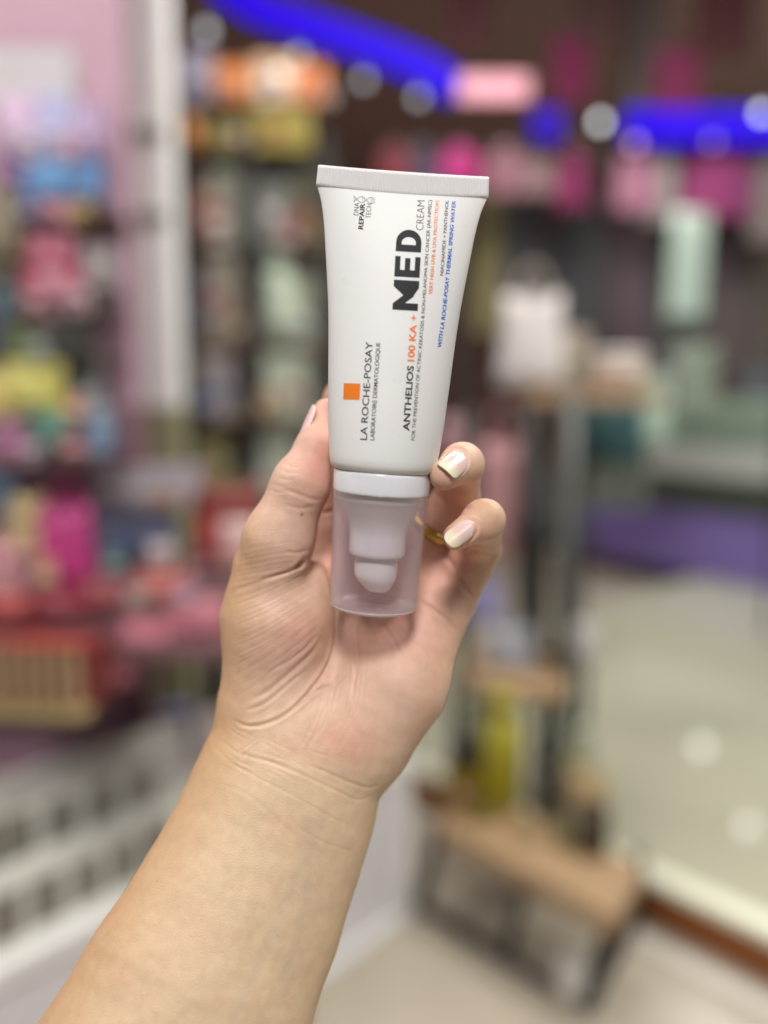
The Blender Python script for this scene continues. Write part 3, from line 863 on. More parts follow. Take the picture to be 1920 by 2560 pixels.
# each builder: (sx, sy) = middle of its foot in the picture; w, h in picture pixels; Y = metres away
PATCH = [(205, 200, 195), (60, 56, 60), (150, 60, 70), (190, 170, 90), (70, 90, 130), (200, 150, 165), (110, 130, 110)]
def carton(label, sx, sy, w, h, Y, col, band, name='product_box', cat='box', group=None, dep=0.6):
    t, k = start(name, label, cat, sx, sy, Y, group); w *= k; h *= k; d = min(w, h) * dep
    box('carton_body', (0, 0, h * .44), (w, d, h * .88), pm(*col), t, 0.004 if w > .03 else 0.001)
    box('lid', (0, 0, h * .94), (w * 1.03, d * 1.03, h * .12), pm(*col), t, 0.003 if w > .03 else 0.001)
    box('printed_band', (0, -d / 2 - .0015, h * .42), (w * .94, .003, h * .34), pm(*band), t)
    q = random.choice(PATCH); box('printed_patch', (random.uniform(-.22, .22) * w, -d / 2 - .0045, h * random.uniform(.34, .5)), (w * .34, .003, h * .2), pm(*q), t)
    return t
def pouch(label, sx, sy, w, h, Y, col, tab, name='snack_pouch', cat='pouch', group=None):
    t, k = start(name, label, cat, sx, sy, Y, group); w *= k; h *= k
    N, M_ = 10, 12; V, Fc = [], []
    for s_ in (-1, 1):
        for j in range(M_ + 1):
            v = j / M_
            for i in range(N + 1):
                u = i / N * 2 - 1
                b = (1 - abs(u) ** 2.4) * (math.sin(math.pi * min(1, v * 1.06 + .02)) ** .6 if v < .95 else 0)
                pin = 1 - .07 * math.sin(math.pi * v) + .02 * math.sin(v * 9 + u * 3)
                V.append((u * w / 2 * pin, s_ * (b * w * .16 + .001 + .004 * math.sin(u * 7 + v * 11) * b), h * v * .9))
    n1 = (N + 1) * (M_ + 1)
    for s_ in (0, 1):
        for j in range(M_):
            for i in range(N):
                q = s_ * n1 + j * (N + 1) + i; f = (q, q + 1, q + N + 2, q + N + 1); Fc.append(f if s_ == 0 else f[::-1])
    edge = [i for i in range(N + 1)] + [j * (N + 1) + N for j in range(1, M_ + 1)] + [M_ * (N + 1) + i for i in range(N - 1, -1, -1)] + [j * (N + 1) for j in range(M_ - 1, 0, -1)]
    for a, b in zip(edge, edge[1:] + edge[:1]): Fc.append((a, n1 + a, n1 + b, b))
    mesh_obj('pouch_body', V, Fc, pm(*col, rough=0.3), t)
    box('header_card', (0, 0, h * .95), (w * .96, .006, h * .13), pm(*tab), t, .001)
    box('printed_patch', (0, -w * .16 - .006, h * .42), (w * .42, .004, h * .26), pm(*tab), t, .001)
    return t
def bottle(label, sx, sy, w, h, Y, col, cap, band, name='bottle', cat='bottle', group=None, neck=.35):
    t, k = start(name, label, cat, sx, sy, Y, group); w *= k; h *= k; r = w / 2
    turn('bottle_body', [(r * .9, 0), (r, h * .02), (r, h * .62), (r * .93, h * .70), (r * neck * 1.2, h * .78), (r * neck, h * .80), (r * neck, h * .84)], pm(*col, rough=0.2), t)
    turn('cap', [(r * neck * 1.25, h * .83), (r * neck * 1.25, h * .985), (r * neck * 1.1, h)], pm(*cap), t)
    turn('label_band', [(r * 1.012, h * .18), (r * 1.014, h * .19), (r * 1.014, h * .50), (r * 1.012, h * .51)], pm(*band), t)
    return t
def jar(label, sx, sy, w, h, Y, col, lid, group=None, name='jar', cat='jar'):
    t, k = start(name, label, cat, sx, sy, Y, group); w *= k; h *= k; r = w / 2
    turn('jar_body', [(r * .88, 0), (r * .98, h * .04), (r, h * .5), (r * .96, h * .66), (r * .86, h * .70)], pm(*col, rough=.2), t)
    turn('lid', [(r * .93, h * .70), (r * .95, h * .72), (r * .95, h * .96), (r * .88, h)], pm(*lid), t)
    return t
def bag(label, sx, sy, w, h, Y, col, trim, name='shopping_bag', cat='bag', group=None):
    t, k = start(name, label, cat, sx, sy, Y, group); w *= k; h *= k; d = w * .4
    bm = bmesh.new(); bm_box(bm, 0, 0, h * .38, w, d, h * .76)
    bmesh.ops.subdivide_edges(bm, edges=bm.edges, cuts=4, use_grid_fill=True)
    for v in bm.verts:
        f = v.co.z / (h * .76)
        v.co.x *= 1 - .14 * f + .03 * math.sin(v.co.z / h * 9); v.co.y *= (1 - .62 * f * f) * (1 + .12 * math.sin(v.co.x / w * 8 + f * 4))
    bm_obj('bag_body', bm, pm(*col), t, True)
    box('trim', (0, 0, h * .755), (w * .84, d * .42, h * .05), pm(*trim), t, .002)
    for s_ in (-1, 1):
        bm = bmesh.new(); pts = [Vector((w * .25 * math.cos(a), s_ * d * .16, h * .76 + h * .24 * math.sin(a))) for a in np.linspace(0, math.pi, 9)]
        for a, b in zip(pts[:-1], pts[1:]):
            dd = b - a
            bmesh.ops.create_cone(bm, cap_ends=True, segments=8, radius1=w * .022, radius2=w * .022, depth=dd.length * 1.15, matrix=Matrix.Translation((a + b) / 2) @ dd.to_track_quat('Z', 'Y').to_matrix().to_4x4())
        bm_obj('bag_handle', bm, pm(*trim), t, True)
    return t
def plush(label, sx, sy, w, h, Y, col, belly, group=None, name='plush_toy', cat='soft toy'):
    t, k = start(name, label, cat, sx, sy, Y, group); w *= k; h *= k
    def ball(nm, c, r, m):
        bm = bmesh.new(); bmesh.ops.create_uvsphere(bm, u_segments=18, v_segments=12, radius=1, matrix=Matrix.Translation(c) @ Matrix.Diagonal((*r, 1)))
        for v in bm.verts: v.co += v.normal * random.uniform(-.02, .02) * r[0]
        return bm_obj(nm, bm, m, t, True)
    m = pm(*col, rough=.9); m2 = pm(*belly, rough=.9)
    ball('torso', (0, 0, h * .3), (w * .40, w * .32, h * .31), m); ball('head', (0, -w * .05, h * .70), (w * .38, w * .34, h * .24), m)
    for s_ in (-1, 1):
        ball('ear', (s_ * w * .27, 0, h * .91), (w * .12, w * .07, h * .09), m2); ball('foot', (s_ * w * .24, -w * .24, h * .08), (w * .16, w * .22, h * .08), m2)
        ball('arm', (s_ * w * .42, -w * .08, h * .40), (w * .11, w * .13, h * .16), m)
    ball('belly_patch', (0, -w * .13, h * .29), (w * .27, w * .22, h * .21), m2); ball('snout', (0, -w * .33, h * .66), (w * .14, w * .1, h * .08), m2)
    return t
def shirt(label, sx, sy, w, h, Y, col, group=None, name='hanging_garment', cat='garment'):
    """a folded garment on a hanger; sy = its lower hem"""
    t, k = start(name, label, cat, sx, sy, Y, group); w *= k; h *= k
    N, M_ = 16, 14; V, Fc = [], []
    for s_ in (-1, 1):
        for j in range(M_ + 1):
            v = j / M_; ww = w * (.5 if v < .8 else .5 - .28 * (v - .8) / .2) * (1.05 - .12 * v)
            for i in range(N + 1):
                u = i / N * 2 - 1
                V.append((u * ww, s_ * w * .10 * (1 - u ** 4) + w * .035 * math.sin(u * 11 + v * 2) * (1 - v), h * v * .9 + .01 * math.sin(u * 7) * (1 - v)))
    n1 = (N + 1) * (M_ + 1)
    for s_ in (0, 1):
        for j in range(M_):
            for i in range(N):
                q = s_ * n1 + j * (N + 1) + i; f = (q, q + 1, q + N + 2, q + N + 1); Fc.append(f if s_ == 0 else f[::-1])
    mesh_obj('cloth', V, Fc, pm(*col, rough=.85), t)
    bm = bmesh.new()
    pts = [Vector((-w * .3, 0, h * .86)), Vector((0, 0, h * .93)), Vector((w * .3, 0, h * .86))]
    for a, b in zip(pts[:-1], pts[1:]):
        d = b - a; bmesh.ops.create_cone(bm, cap_ends=True, segments=8, radius1=.006, radius2=.006, depth=d.length, matrix=Matrix.Translation((a + b) / 2) @ d.to_track_quat('Z', 'Y').to_matrix().to_4x4())
    bmesh.ops.create_cone(bm, cap_ends=True, segments=8, radius1=.004, radius2=.004, depth=h * .08, matrix=Matrix.Translation((0, 0, h * .965)))
    bm_obj('hanger', bm, pm(150, 150, 150, .3), t, True)
    return t

# ---- the shell of the room
def sheet(name, pts, m, kind='structure', label=None):
    o = mesh_obj(name, pts, [tuple(range(len(pts)))], m, None, False); o['kind'] = kind
    if label: o['label'] = label
    return o
fl, flt, flb = nt('floor_tile')
fn = flt.nodes.new('ShaderNodeTexNoise'); fn.inputs['Scale'].default_value = 1.3; fn.inputs['Detail'].default_value = 6
ftc = flt.nodes.new('ShaderNodeTexCoord'); flt.links.new(ftc.outputs['Object'], fn.inputs['Vector'])
frp = flt.nodes.new('ShaderNodeValToRGB'); frp.color_ramp.elements[0].color = (0.40, 0.355, 0.28, 1); frp.color_ramp.elements[1].color = (0.52, 0.47, 0.385, 1)
frp.color_ramp.elements[0].position = .35; frp.color_ramp.elements[1].position = .65
flt.links.new(fn.outputs['Fac'], frp.inputs[0]); flt.links.new(frp.outputs[0], flb.inputs['Base Color']); flb.inputs['Roughness'].default_value = .22
sheet('floor', [(-5, -2.5, 0), (6, -2.5, 0), (6, 15, 0), (-5, 15, 0)], fl)
sheet('back_wall', [(-5, 14.2, -.01), (6, 14.2, -.01), (6, 14.2, 3.6), (-5, 14.2, 3.6)], pm(150, 116, 108, .7, 1.3))
sheet('ceiling', [(-5, -2.5, 3.5), (-5, 15, 3.5), (6, 15, 3.5), (6, -2.5, 3.5)], pm(150, 114, 108, .8, 1.1))

# raised floor at the right, with its white lip and brown riser
zp = .125
A, B = on_z(1400, 1890, zp), on_z(1659, 2012, zp)
dv = (B - A).normalized(); nv = Vector((-dv.y, dv.x, 0))
if nv.y < 0: nv = -nv
P0, P1 = A - dv * 1.6, A + dv * 3.2
plat = mat('pale_glossy_floor', (0.49, 0.49, 0.375), 0.06, 0.06, 2.0)
def prism(name, a, b, inw, z0, z1, m, parent=None, kind=None):
    c, d = b + nv * inw, a + nv * inw
    V = [(p.x, p.y, z) for z in (z0, z1) for p in (a, b, c, d)]
    o = mesh_obj(name, V, [(3, 2, 1, 0), (4, 5, 6, 7), (0, 1, 5, 4), (1, 2, 6, 5), (2, 3, 7, 6), (3, 0, 4, 7)], m, parent, False)
    if kind: o['kind'] = kind
    return o
prism('raised_floor', P0 + nv * .055, P1 + nv * .055, 7.0, 0.002, zp, plat, None, 'structure')
edge = empty('floor_edging', label='brown step edging with white lip along the pale raised floor', cat='step edging')
prism('lip', P0 - nv * .012, P1 - nv * .012, .066, zp - .018, zp + .003, pm(232, 234, 212, .3), edge)
prism('riser', P0, P1, .05, .003, zp - .019, pm(120, 66, 20, .4, 1.3), edge)
wl = empty('white_floor_strip', label='thin white strip on the tiles in front of the brown step', cat='floor strip')
prism('strip', P0 - nv * .10, P1 - nv * .10, .05, .002, .006, pm(205, 200, 192, .4), wl)

# ---- pink display wall on the left
YW = 1.75
def wp(sx, sy, Y=YW): return at(sx, sy, Y)
a = wp(300, 1150); top = wp(300, -120)
PW = empty('pink_display_wall', label='pink display wall with shelves on the left side', cat='display wall')
box('wall_panel', (a.x - .75, YW + .03, 1.65), (1.5, .04, 3.3), pm(196, 158, 176, .6, .95), PW, .004)
pw_end = wp(268, 650)
box('end_post', (pw_end.x, YW - .02, .62), (.062, .06, 1.24 + .08), pm(122, 92, 102, .6, 1.3), PW, .006)
for sy, nm in ((482, 'shelf'), (775, 'shelf'), (995, 'shelf')):
    p = wp(130, sy); box(nm, (p.x - .10, YW - .09, p.z), (.48, .20, .018), pm(104, 84, 86, .5), PW, .003)
sg = empty('sign_board', at(60, 172, 1.66), (0, 0, 0), 'blank pale grey board at upper left of the pink wall', 'board')
box('panel', (0, 0, 0), (.17, .02, .105), pm(196, 192, 194, .5), sg, .004); box('frame', (0, .012, 0), (.18, .012, .115), pm(170, 165, 168, .5), sg, .003)

GP = 'packs on the pink display wall'
pouch('lilac pouch hanging at upper left on the pink wall', 42, 335, 84, 120, 1.58, (198, 170, 200), (215, 190, 215), group=GP)
pouch('pale periwinkle pouch between the lilac and grey ones on the pink wall', 112, 345, 92, 130, 1.60, (170, 170, 208), (190, 190, 220), group=GP)
pouch('dusty mauve pouch nearest the end post on the pink wall', 190, 345, 80, 110, 1.62, (172, 150, 186), (190, 160, 190), group=GP)
pouch('purple pouch beside the sky blue one', 40, 425, 66, 95, 1.60, (120, 84, 140), (150, 110, 160), group=GP)
pouch('sky blue pouch on the top shelf of the pink wall', 100, 452, 92, 118, 1.60, (104, 160, 212), (120, 170, 220), group=GP)
pouch('deeper blue pouch right of the sky blue one', 182, 455, 84, 112, 1.62, (88, 136, 186), (100, 140, 190), group=GP)
carton('low dusty pink box under the blue pouches', 112, 484, 70, 46, 1.55, (178, 116, 128), (190, 130, 140), group=GP)
bag('olive brown bag at the left edge below the purple pouch', 2, 560, 90, 190, 1.55, (122, 108, 86), (100, 90, 70), group=GP)
plush('rose pink soft toy on the middle shelf', 118, 660, 120, 145, 1.55, (186, 100, 124), (200, 150, 160), group=GP)
carton('pale grey box right of the rose pink toy', 218, 622, 66, 84, 1.60, (156, 148, 150), (170, 164, 164), group=GP)
carton('mustard box at the left edge of the middle shelf', 16, 610, 92, 84, 1.58, (136, 120, 72), (150, 130, 80), group=GP)
jar('small dark brown jar behind the black box', 222, 710, 58, 84, 1.62, (74, 62, 60), (84, 70, 68), group=GP)
carton('black box below the rose pink toy', 138, 782, 140, 92, 1.52, (42, 40, 30), (52, 48, 44), group=GP)
bottle('slate teal bottle at left beside the black box', 18, 720, 76, 130, 1.55, (78, 96, 104), (70, 84, 92), (86, 104, 110), group=GP)
plush('navy soft toy at the far left edge', -6, 778, 66, 110, 1.52, (72, 72, 104), (80, 84, 110), group=GP)
bottle('moss green bottle beside the navy toy', 48, 785, 70, 104, 1.50, (88, 98, 66), (70, 84, 60), (96, 110, 66), group=GP)
pouch('bright yellow pouch on the lower shelf of the pink wall', 78, 902, 124, 118, 1.48, (194, 186, 96), (206, 200, 120), group=GP)
pouch('pale yellow pouch cut by the left edge', -8, 905, 70, 100, 1.46, (206, 190, 112), (214, 200, 130), group=GP)
carton('grey box behind the light blue jar', 176, 900, 96, 120, 1.60, (126, 128, 130), (134, 136, 138), group=GP)
jar('light blue jar beside the end post', 210, 985, 76, 106, 1.52, (122, 146, 176), (132, 144, 160), group=GP)
carton('sea green box under the yellow pouch', 108, 960, 84, 72, 1.46, (104, 152, 138), (116, 160, 146), group=GP)
plush('orchid pink soft toy at the left end of the lower shelf', 32, 985, 82, 84, 1.44, (172, 116, 150), (184, 130, 160), group=GP)

# ---- white lit pillar
PI = empty('pillar', label='tall pale green-white pillar at the end of the pink wall', cat='pillar')
pa, pb_ = at(327, 880, 2.15), at(342, -140, 2.15)
box('shaft', (pa.x, 2.21, 1.6 + pa.z / 2), (.128, .10, 3.2 - pa.z), pm(222, 234, 212, .4, 2.4), PI, .004)
box('base', (pa.x, 2.21, pa.z / 2), (.136, .11, pa.z), pm(140, 140, 108, .5), PI, .004)
for sy in (288, 470):
    z = at(350, sy, 2.15).z; box('bracket', (pa.x - .012, 2.152, z), (.15, .012, .034), pm(150, 154, 142, .4), PI, .003)

# ---- black shelf unit behind
YS = 2.9
U = empty('black_shelf_unit', label='tall black metal shelf unit stocked with packets behind the tube', cat='shelf unit')
bk = pm(34, 32, 31, .5, 1.0)
x0, x1 = at(402, 600, YS).x, at(706, 600, YS).x
for sx in (404, 545, 704): 
    x = at(sx, 600, YS).x; box('post', (x, YS, 1.05), (.036, .04, 2.1 + .14), bk, U, .003)
for sx in (404, 704):
    x = at(sx, 600, YS).x; box('rear_post', (x, YS + .34, 1.05), (.034, .036, 2.1 + .14), bk, U, .003)
for sy in (232, 336, 540, 745, 905, 1085):
    z = at(550, sy, YS).z; box('shelf', ((x0 + x1) / 2, YS + .17, z), (x1 - x0 - .05, .30, .022), bk if sy < 700 else pm(150, 124, 102, .5), U, .003)
box('back_panel', ((x0 + x1) / 2, YS + .375, 1.05), (x1 - x0, .012, 2.1), pm(128, 126, 116, .6), U, .002)
GS = 'stock on the black shelf unit'
carton('slate lavender box at top left of the black shelf unit', 432, 226, 62, 92, YS + .06, (134, 132, 152), (142, 140, 160), group=GS)
carton('orange box on the top shelf, left one', 505, 228, 74, 74, YS + .05, (190, 112, 44), (200, 126, 60), group=GS)
carton('cream box between two orange boxes on the top shelf', 594, 228, 84, 84, YS + .05, (196, 160, 130), (210, 190, 168), group=GS)
carton('orange box on the top shelf, right one', 672, 228, 68, 72, YS + .05, (180, 106, 54), (190, 120, 70), group=GS)
jar('amber jar beside the pillar below the lavender box', 412, 330, 56, 66, YS + .04, (164, 104, 44), (150, 96, 40), group=GS)
carton('olive yellow box on the second shelf', 498, 332, 72, 60, YS + .04, (120, 114, 58), (132, 124, 66), group=GS)
carton('long yellow box on the second shelf', 610, 332, 118, 76, YS + .04, (160, 146, 66), (150, 138, 64), group=GS)
bottle('brick red bottle left on the third shelf', 436, 536, 46, 150, YS + .05, (126, 78, 66), (100, 66, 60), (138, 90, 78), group=GS)
carton('sage grey carton beside the brick red bottle', 495, 536, 70, 150, YS + .06, (138, 140, 124), (146, 148, 132), group=GS)
carton('grey carton right of the post on the third shelf', 592, 536, 66, 130, YS + .06, (112, 114, 108), (120, 122, 116), group=GS)
carton('dark moss carton at right end of the third shelf', 665, 536, 62, 150, YS + .06, (86, 84, 62), (94, 90, 66), group=GS)
bottle('navy bottle left on the fourth shelf', 428, 740, 40, 180, YS + .04, (62, 56, 82), (52, 48, 66), (70, 66, 92), group=GS)
carton('beige carton beside the navy bottle', 488, 740, 72, 175, YS + .06, (152, 146, 130), (160, 154, 138), group=GS)
bottle('mint white bottle on the fourth shelf', 604, 740, 76, 190, YS + .05, (178, 192, 172), (160, 176, 160), (190, 202, 184), group=GS, neck=.6)
carton('pale sage carton at right of the mint bottle', 668, 740, 52, 130, YS + .06, (158, 164, 140), (164, 170, 148), group=GS)
carton('pale lilac grey carton left on the fifth shelf', 478, 900, 74, 130, YS + .06, (156, 150, 150), (164, 158, 158), group=GS)
carton('pale mint carton right of the post on the fifth shelf', 620, 900, 90, 132, YS + .05, (174, 184, 166), (186, 194, 178), group=GS)
carton('khaki carton left on the lowest stocked shelf', 455, 1078, 74, 130, YS + .06, (140, 134, 92), (150, 142, 100), group=GS)
carton('grey green carton on the lowest stocked shelf', 600, 1078, 86, 140, YS + .06, (146, 152, 138), (154, 160, 146), group=GS)

# ---- blue light bands and their bulbs
def band(label, pts, w, m, name='led_band', cat='light band', dep=.05):
    V, Fc = [], []; pts = [Vector(p) for p in pts]
    for k, p in enumerate(pts):
        d = (pts[min(k + 1, len(pts) - 1)] - pts[max(0, k - 1)]).normalized()
        up = Vector((0, 0, 1)) - d * d.z; up.normalize(); out = d.cross(up)
        for i in range(10):
            a = 2 * math.pi * i / 10; V.append(p + up * (w / 2 * math.cos(a)) + out * (dep / 2 * math.sin(a)))
    for k in range(len(pts) - 1):
        for i in range(10): Fc.append((k * 10 + i, k * 10 + (i + 1) % 10, (k + 1) * 10 + (i + 1) % 10, (k + 1) * 10 + i))
    Fc.append(tuple(range(10))); Fc.append(tuple(range(len(V) - 10, len(V)))[::-1])
    t = empty(name, (0, 0, 0), (0, 0, 0), label, cat, 'blue light bands')
    mesh_obj('diffuser', V, Fc, m, t)
    bm = bmesh.new()
    for a, b in zip(pts[:-1], pts[1:]):
        d = b - a; M = Matrix.Translation((a + b) / 2 + Vector((0, dep * .75, 0))) @ d.to_track_quat('X', 'Z').to_matrix().to_4x4() @ Matrix.Diagonal((d.length, .02, w * 1.05, 1))
        bmesh.ops.create_cube(bm, size=1, matrix=M)
    bm_obj('housing', bm, pm(60, 54, 60, .5), t)
    return t
YB = 3.6
blue = glow('blue_light', (0.028, 0.004, 0.72), 1.0)
sm = [(s_[0], s_[1]) for s_ in poly([(470, -40), (560, 18), (690, 62), (830, 112), (920, 150), (985, 192)], 4)]
band('long blue light band sloping down to the right above the shelf unit', [at(x, y, YB + .2 - i * .004) for i, (x, y) in enumerate(sm)], 64 / F * YB, blue)
band('short blue light piece left of the bright bulb', [at(1150, 268, YB), at(1180, 270, YB), at(1212, 272, YB)], 62 / F * YB, glow('blue_light_dim', (0.030, 0.006, 0.40), 1.1))
band('level blue light band running off the right edge', [at(1350, 272, YB), at(1440, 274, YB), at(1560, 274, YB), at(1700, 274, YB)], 70 / F * YB, blue)
pk = empty('pink_sign', at(1068, 192, YB), (0, 0, 0), 'pink lit sign box at the end of the sloping blue band', 'sign')
box('sign_face', (0, 0, 0), (.29, .03, .10), pm(205, 140, 156, .5, 1.0), pk, .012); box('sign_frame', (0, .025, 0), (.31, .03, .12), pm(120, 80, 90, .5), pk, .006)
bulbm = glow('bulb_light', (0.80, 0.84, 0.92), 1.1); bulbw = glow('bulb_light_warm', (1.0, 0.88, 0.74), 1.4); bulbh = glow('bulb_light_bright', (0.88, 0.92, 0.95), 3.2)
GBU = 'round bulbs along the blue light bands'
def bulb(label, sx, sy, m, Y=YB - .12, r=.018):
    t = empty('light_bulb', at(sx, sy, Y), (0, 0, 0), label, 'bulb', GBU)
    turn('globe', [(.002, -r), (r * .6, -r * .8), (r * .95, -r * .3), (r, 0), (r * .9, r * .45), (r * .55, r * .9), (r * .4, r)], m, t, 16)
    turn('socket', [(r * .5, r), (r * .5, r * 2.0), (r * .3, r * 2.3)], pm(90, 90, 90), t, 12)
    return t
bulb('dim bulb at the upper left start of the sloping blue band', 446, 68, bulbm, 2.8)
bulb('warm bulb in front of the cream box', 604, 158, bulbw, 2.8)
bulb('bulb just under the sloping blue band, above the orange box', 645, 122, bulbm)
bulb('bulb at the underside of the middle of the sloping band', 786, 174, bulbm)
bulb('bulb at the lower right end of the sloping band', 904, 212, bulbm)
bulb('brightest bulb left of the level blue band', 1297, 264, bulbh)
bulb('bulb below the left start of the level blue band', 1372, 312, glow('bulb_pink', (0.95, 0.55, 0.68), 1.3))
bulb('faint bulb on the level blue band', 1540, 308, glow('bulb_violet', (0.55, 0.35, 0.85), 0.9))
bulb('bulb at the right edge on the level blue band', 1646, 244, bulbh)
bulb('faint bulb under the orange boxes', 575, 218, glow('bulb_faint', (0.7, 0.62, 0.55), 0.45), 2.8)
bulb('faint bulb at the right under the sloping band', 712, 212, glow('bulb_faint', (0.7, 0.62, 0.55), 0.45), 2.8)

# ceiling services, upper right
d0 = at(1385, 120, 4.6)
DU = empty('grey_duct', label='upright grey duct on the dark wall at upper right', cat='duct')
box('duct_body', (d0.x, 4.6, 2.75), (.17, .14, 1.4), pm(104, 92, 90, .5, 1.3), DU, .01); box('duct_flange', (d0.x, 4.6, 2.2), (.21, .18, .03), pm(90, 82, 80, .5), DU, .004)

# ---- garment rail and stock at the right
YR = 3.7
RA = empty('garment_rail', label='long black garment rail under the blue bands at right', cat='garment rail')
za = at(1300, 330, YR).z
bar('rail', (at(925, 330, YR).x, YR, za), (at(1800, 330, YR).x, YR, za), .014, bk, RA)
for sx in (930, 1290, 1780): bar('upright', (at(sx, 330, YR).x, YR + .03, za), (at(sx, 330, YR).x, YR + .03, 0.09 if sx > 1200 else 0), .014, bk, RA)
GG = 'clothes on the garment rail'
for lab, sx, hem, w, col in (
    ('dark red garment at the left end of the rail', 852, 400, 70, (110, 40, 50)),
    ('navy garment between the dark red and the magenta one', 912, 430, 70, (58, 52, 72)),
    ('magenta garment just above the tube seal', 990, 398, 84, (160, 40, 108)),
    ('dusky pink garment right of the seal', 1090, 420, 78, (130, 88, 100)),
    ('grey pink garment beside the dusky pink one', 1160, 420, 70, (122, 98, 100)),
    ('deep magenta garment in the middle of the rail', 1232, 448, 64, (112, 28, 74)),
    ('pale pink garment below the pinkish bulb', 1372, 455, 86, (160, 108, 130)),
    ('grey green garment tucked beside the pale pink one', 1424, 478, 60, (140, 136, 132)),
    ('bright magenta garment under the level blue band', 1528, 470, 112, (138, 54, 104)),
    ('plum garment next to the bright magenta one', 1590, 470, 60, (120, 54, 100)),
    ('grey garment cut by the right edge', 1652, 520, 66, (118, 108, 106))):
    shirt(lab, sx, hem, w, hem - 316, YR, col, group=GG)
for lab, sx, hem, w, h, col in (
    ('black coat hanging low behind the white bag', 1120, 640, 120, 250, (60, 57, 60)),
    ('charcoal coat right of the white bag', 1240, 800, 130, 370, (56, 56, 60)),
    ('dark plum coat in the middle of the low row', 1340, 790, 116, 340, (82, 68, 76)),
    ('black green coat under the bright magenta garment', 1450, 800, 120, 350, (64, 68, 64)),
    ('dark coat at the right under the plum garment', 1560, 800, 110, 340, (80, 72, 74)),
    ('dark brown coat at the right edge', 1650, 790, 90, 300, (82, 75, 70)),
    ('dark olive coat peeking out right of the tube', 1058, 720, 76, 350, (104, 97, 66))):
    shirt(lab, sx, hem, w, h, YR + .28, col, group='dark coats in the low row')
lr = empty('low_rail', label='black lower rail holding the dark coats at right', cat='garment rail')
zb = at(1300, 445, YR + .28).z
bar('rail', (at(1000, 445, YR).x, YR + .28, zb), (at(1800, 445, YR).x, YR + .28, zb), .012, bk, lr)
for sx in (1005, 1790): bar('upright', (at(sx, 445, YR).x, YR + .30, zb), (at(sx, 445, YR).x, YR + .30, .09), .012, bk, lr)
# mirrors / frosted boards
def board(label, sx, sy, w, h, Y, col, lean, name='frosted_panel'):
    t = empty(name, at(sx, sy, Y), (R(-8), R(lean), 0), label, 'panel', 'pale green frosted panels'); k = Y / F
    box('pane', (0, 0, h * k / 2), (w * k, .012, h * k), pm(*col, rough=.15), t, .004)
    box('foot', (0, .02, .006), (w * k * .8, .09, .012), pm(90, 96, 92), t, .003)
board('slim pale green panel leaning in front of the dark coats', 1478, 690, 78, 230, 3.3, (148, 165, 155), 4)
board('pale green panel on the left of the glass counter', 1400, 960, 86, 150, 2.7, (150, 168, 154), 2)
board('dull green panel standing at the back of the glass counter', 1505, 900, 88, 150, 2.9, (112, 122, 110), 0)
# glass counter and purple skirting at right
GC = empty('glass_counter', label='pale green glass counter with purple plinth at the right edge', cat='counter')
g1, g2 = on_z(1255, 1190, zp), on_z(1659, 1272, zp)
gd = (g2 - g1).normalized(); gn = Vector((-gd.y, gd.x, 0)); gn = gn if gn.y > 0 else -gn
def gbox(name, s0, s1, off, dep, z0, z1, m):
    a, b = g1 + gd * s0 + gn * off, g1 + gd * s1 + gn * off; c, d = b + gn * dep, a + gn * dep
    V = [(p.x, p.y, z) for z in (z0, z1) for p in (a, b, c, d)]
    return mesh_obj(name, V, [(3, 2, 1, 0), (4, 5, 6, 7), (0, 1, 5, 4), (1, 2, 6, 5), (2, 3, 7, 6), (3, 0, 4, 7)], m, GC, False)
GZ = lambda sy: at(1255, sy, g1.y).z
gbox('plinth', -.1, 4.5, 0, 1.2, zp + .003, GZ(1076), pm(104, 90, 150, .4, 2.2))
gbox('lower_front', .55, 4.5, .03, 1.1, GZ(1075), GZ(1005), pm(92, 100, 94, .3))
gbox('glass_shelf', .45, 4.5, .0, 1.15, GZ(1004), GZ(950), pm(184, 204, 188, .12, 1.7))
gbox('glass_front', .55, 4.5, .06, 1.0, GZ(949), GZ(905), pm(142, 162, 148, .12, 1.5))
gbox('top', .45, 4.5, .04, 1.1, GZ(904), GZ(862), pm(160, 182, 166, .12, 1.5))
bag('dark teal bag standing behind the stand near the counter', 1318, 1000, 140, 190, 2.55, (48, 82, 86), (58, 92, 100))
carton('grey green box on the purple plinth', 1330, 1095, 120, 100, 2.75, (100, 106, 98), (110, 114, 106), name='storage_box')

# ---- black display stand with wooden boards
ST = empty('display_stand', label='black metal display stand with three wooden boards right of the hand', cat='display stand')
wood = mat('board_wood', (0.36, 0.24, 0.135), .5, .22, 9)
YT = 2.02
def board3(pts, z, th, nm='board'):
    V = [(*on_z(x, y, z).to_2d(), zz) for zz in (z - th, z) for x, y in pts]
    return mesh_obj(nm, V, [(3, 2, 1, 0), (4, 5, 6, 7), (0, 1, 5, 4), (1, 2, 6, 5), (2, 3, 7, 6), (3, 0, 4, 7)], wood, ST, False)
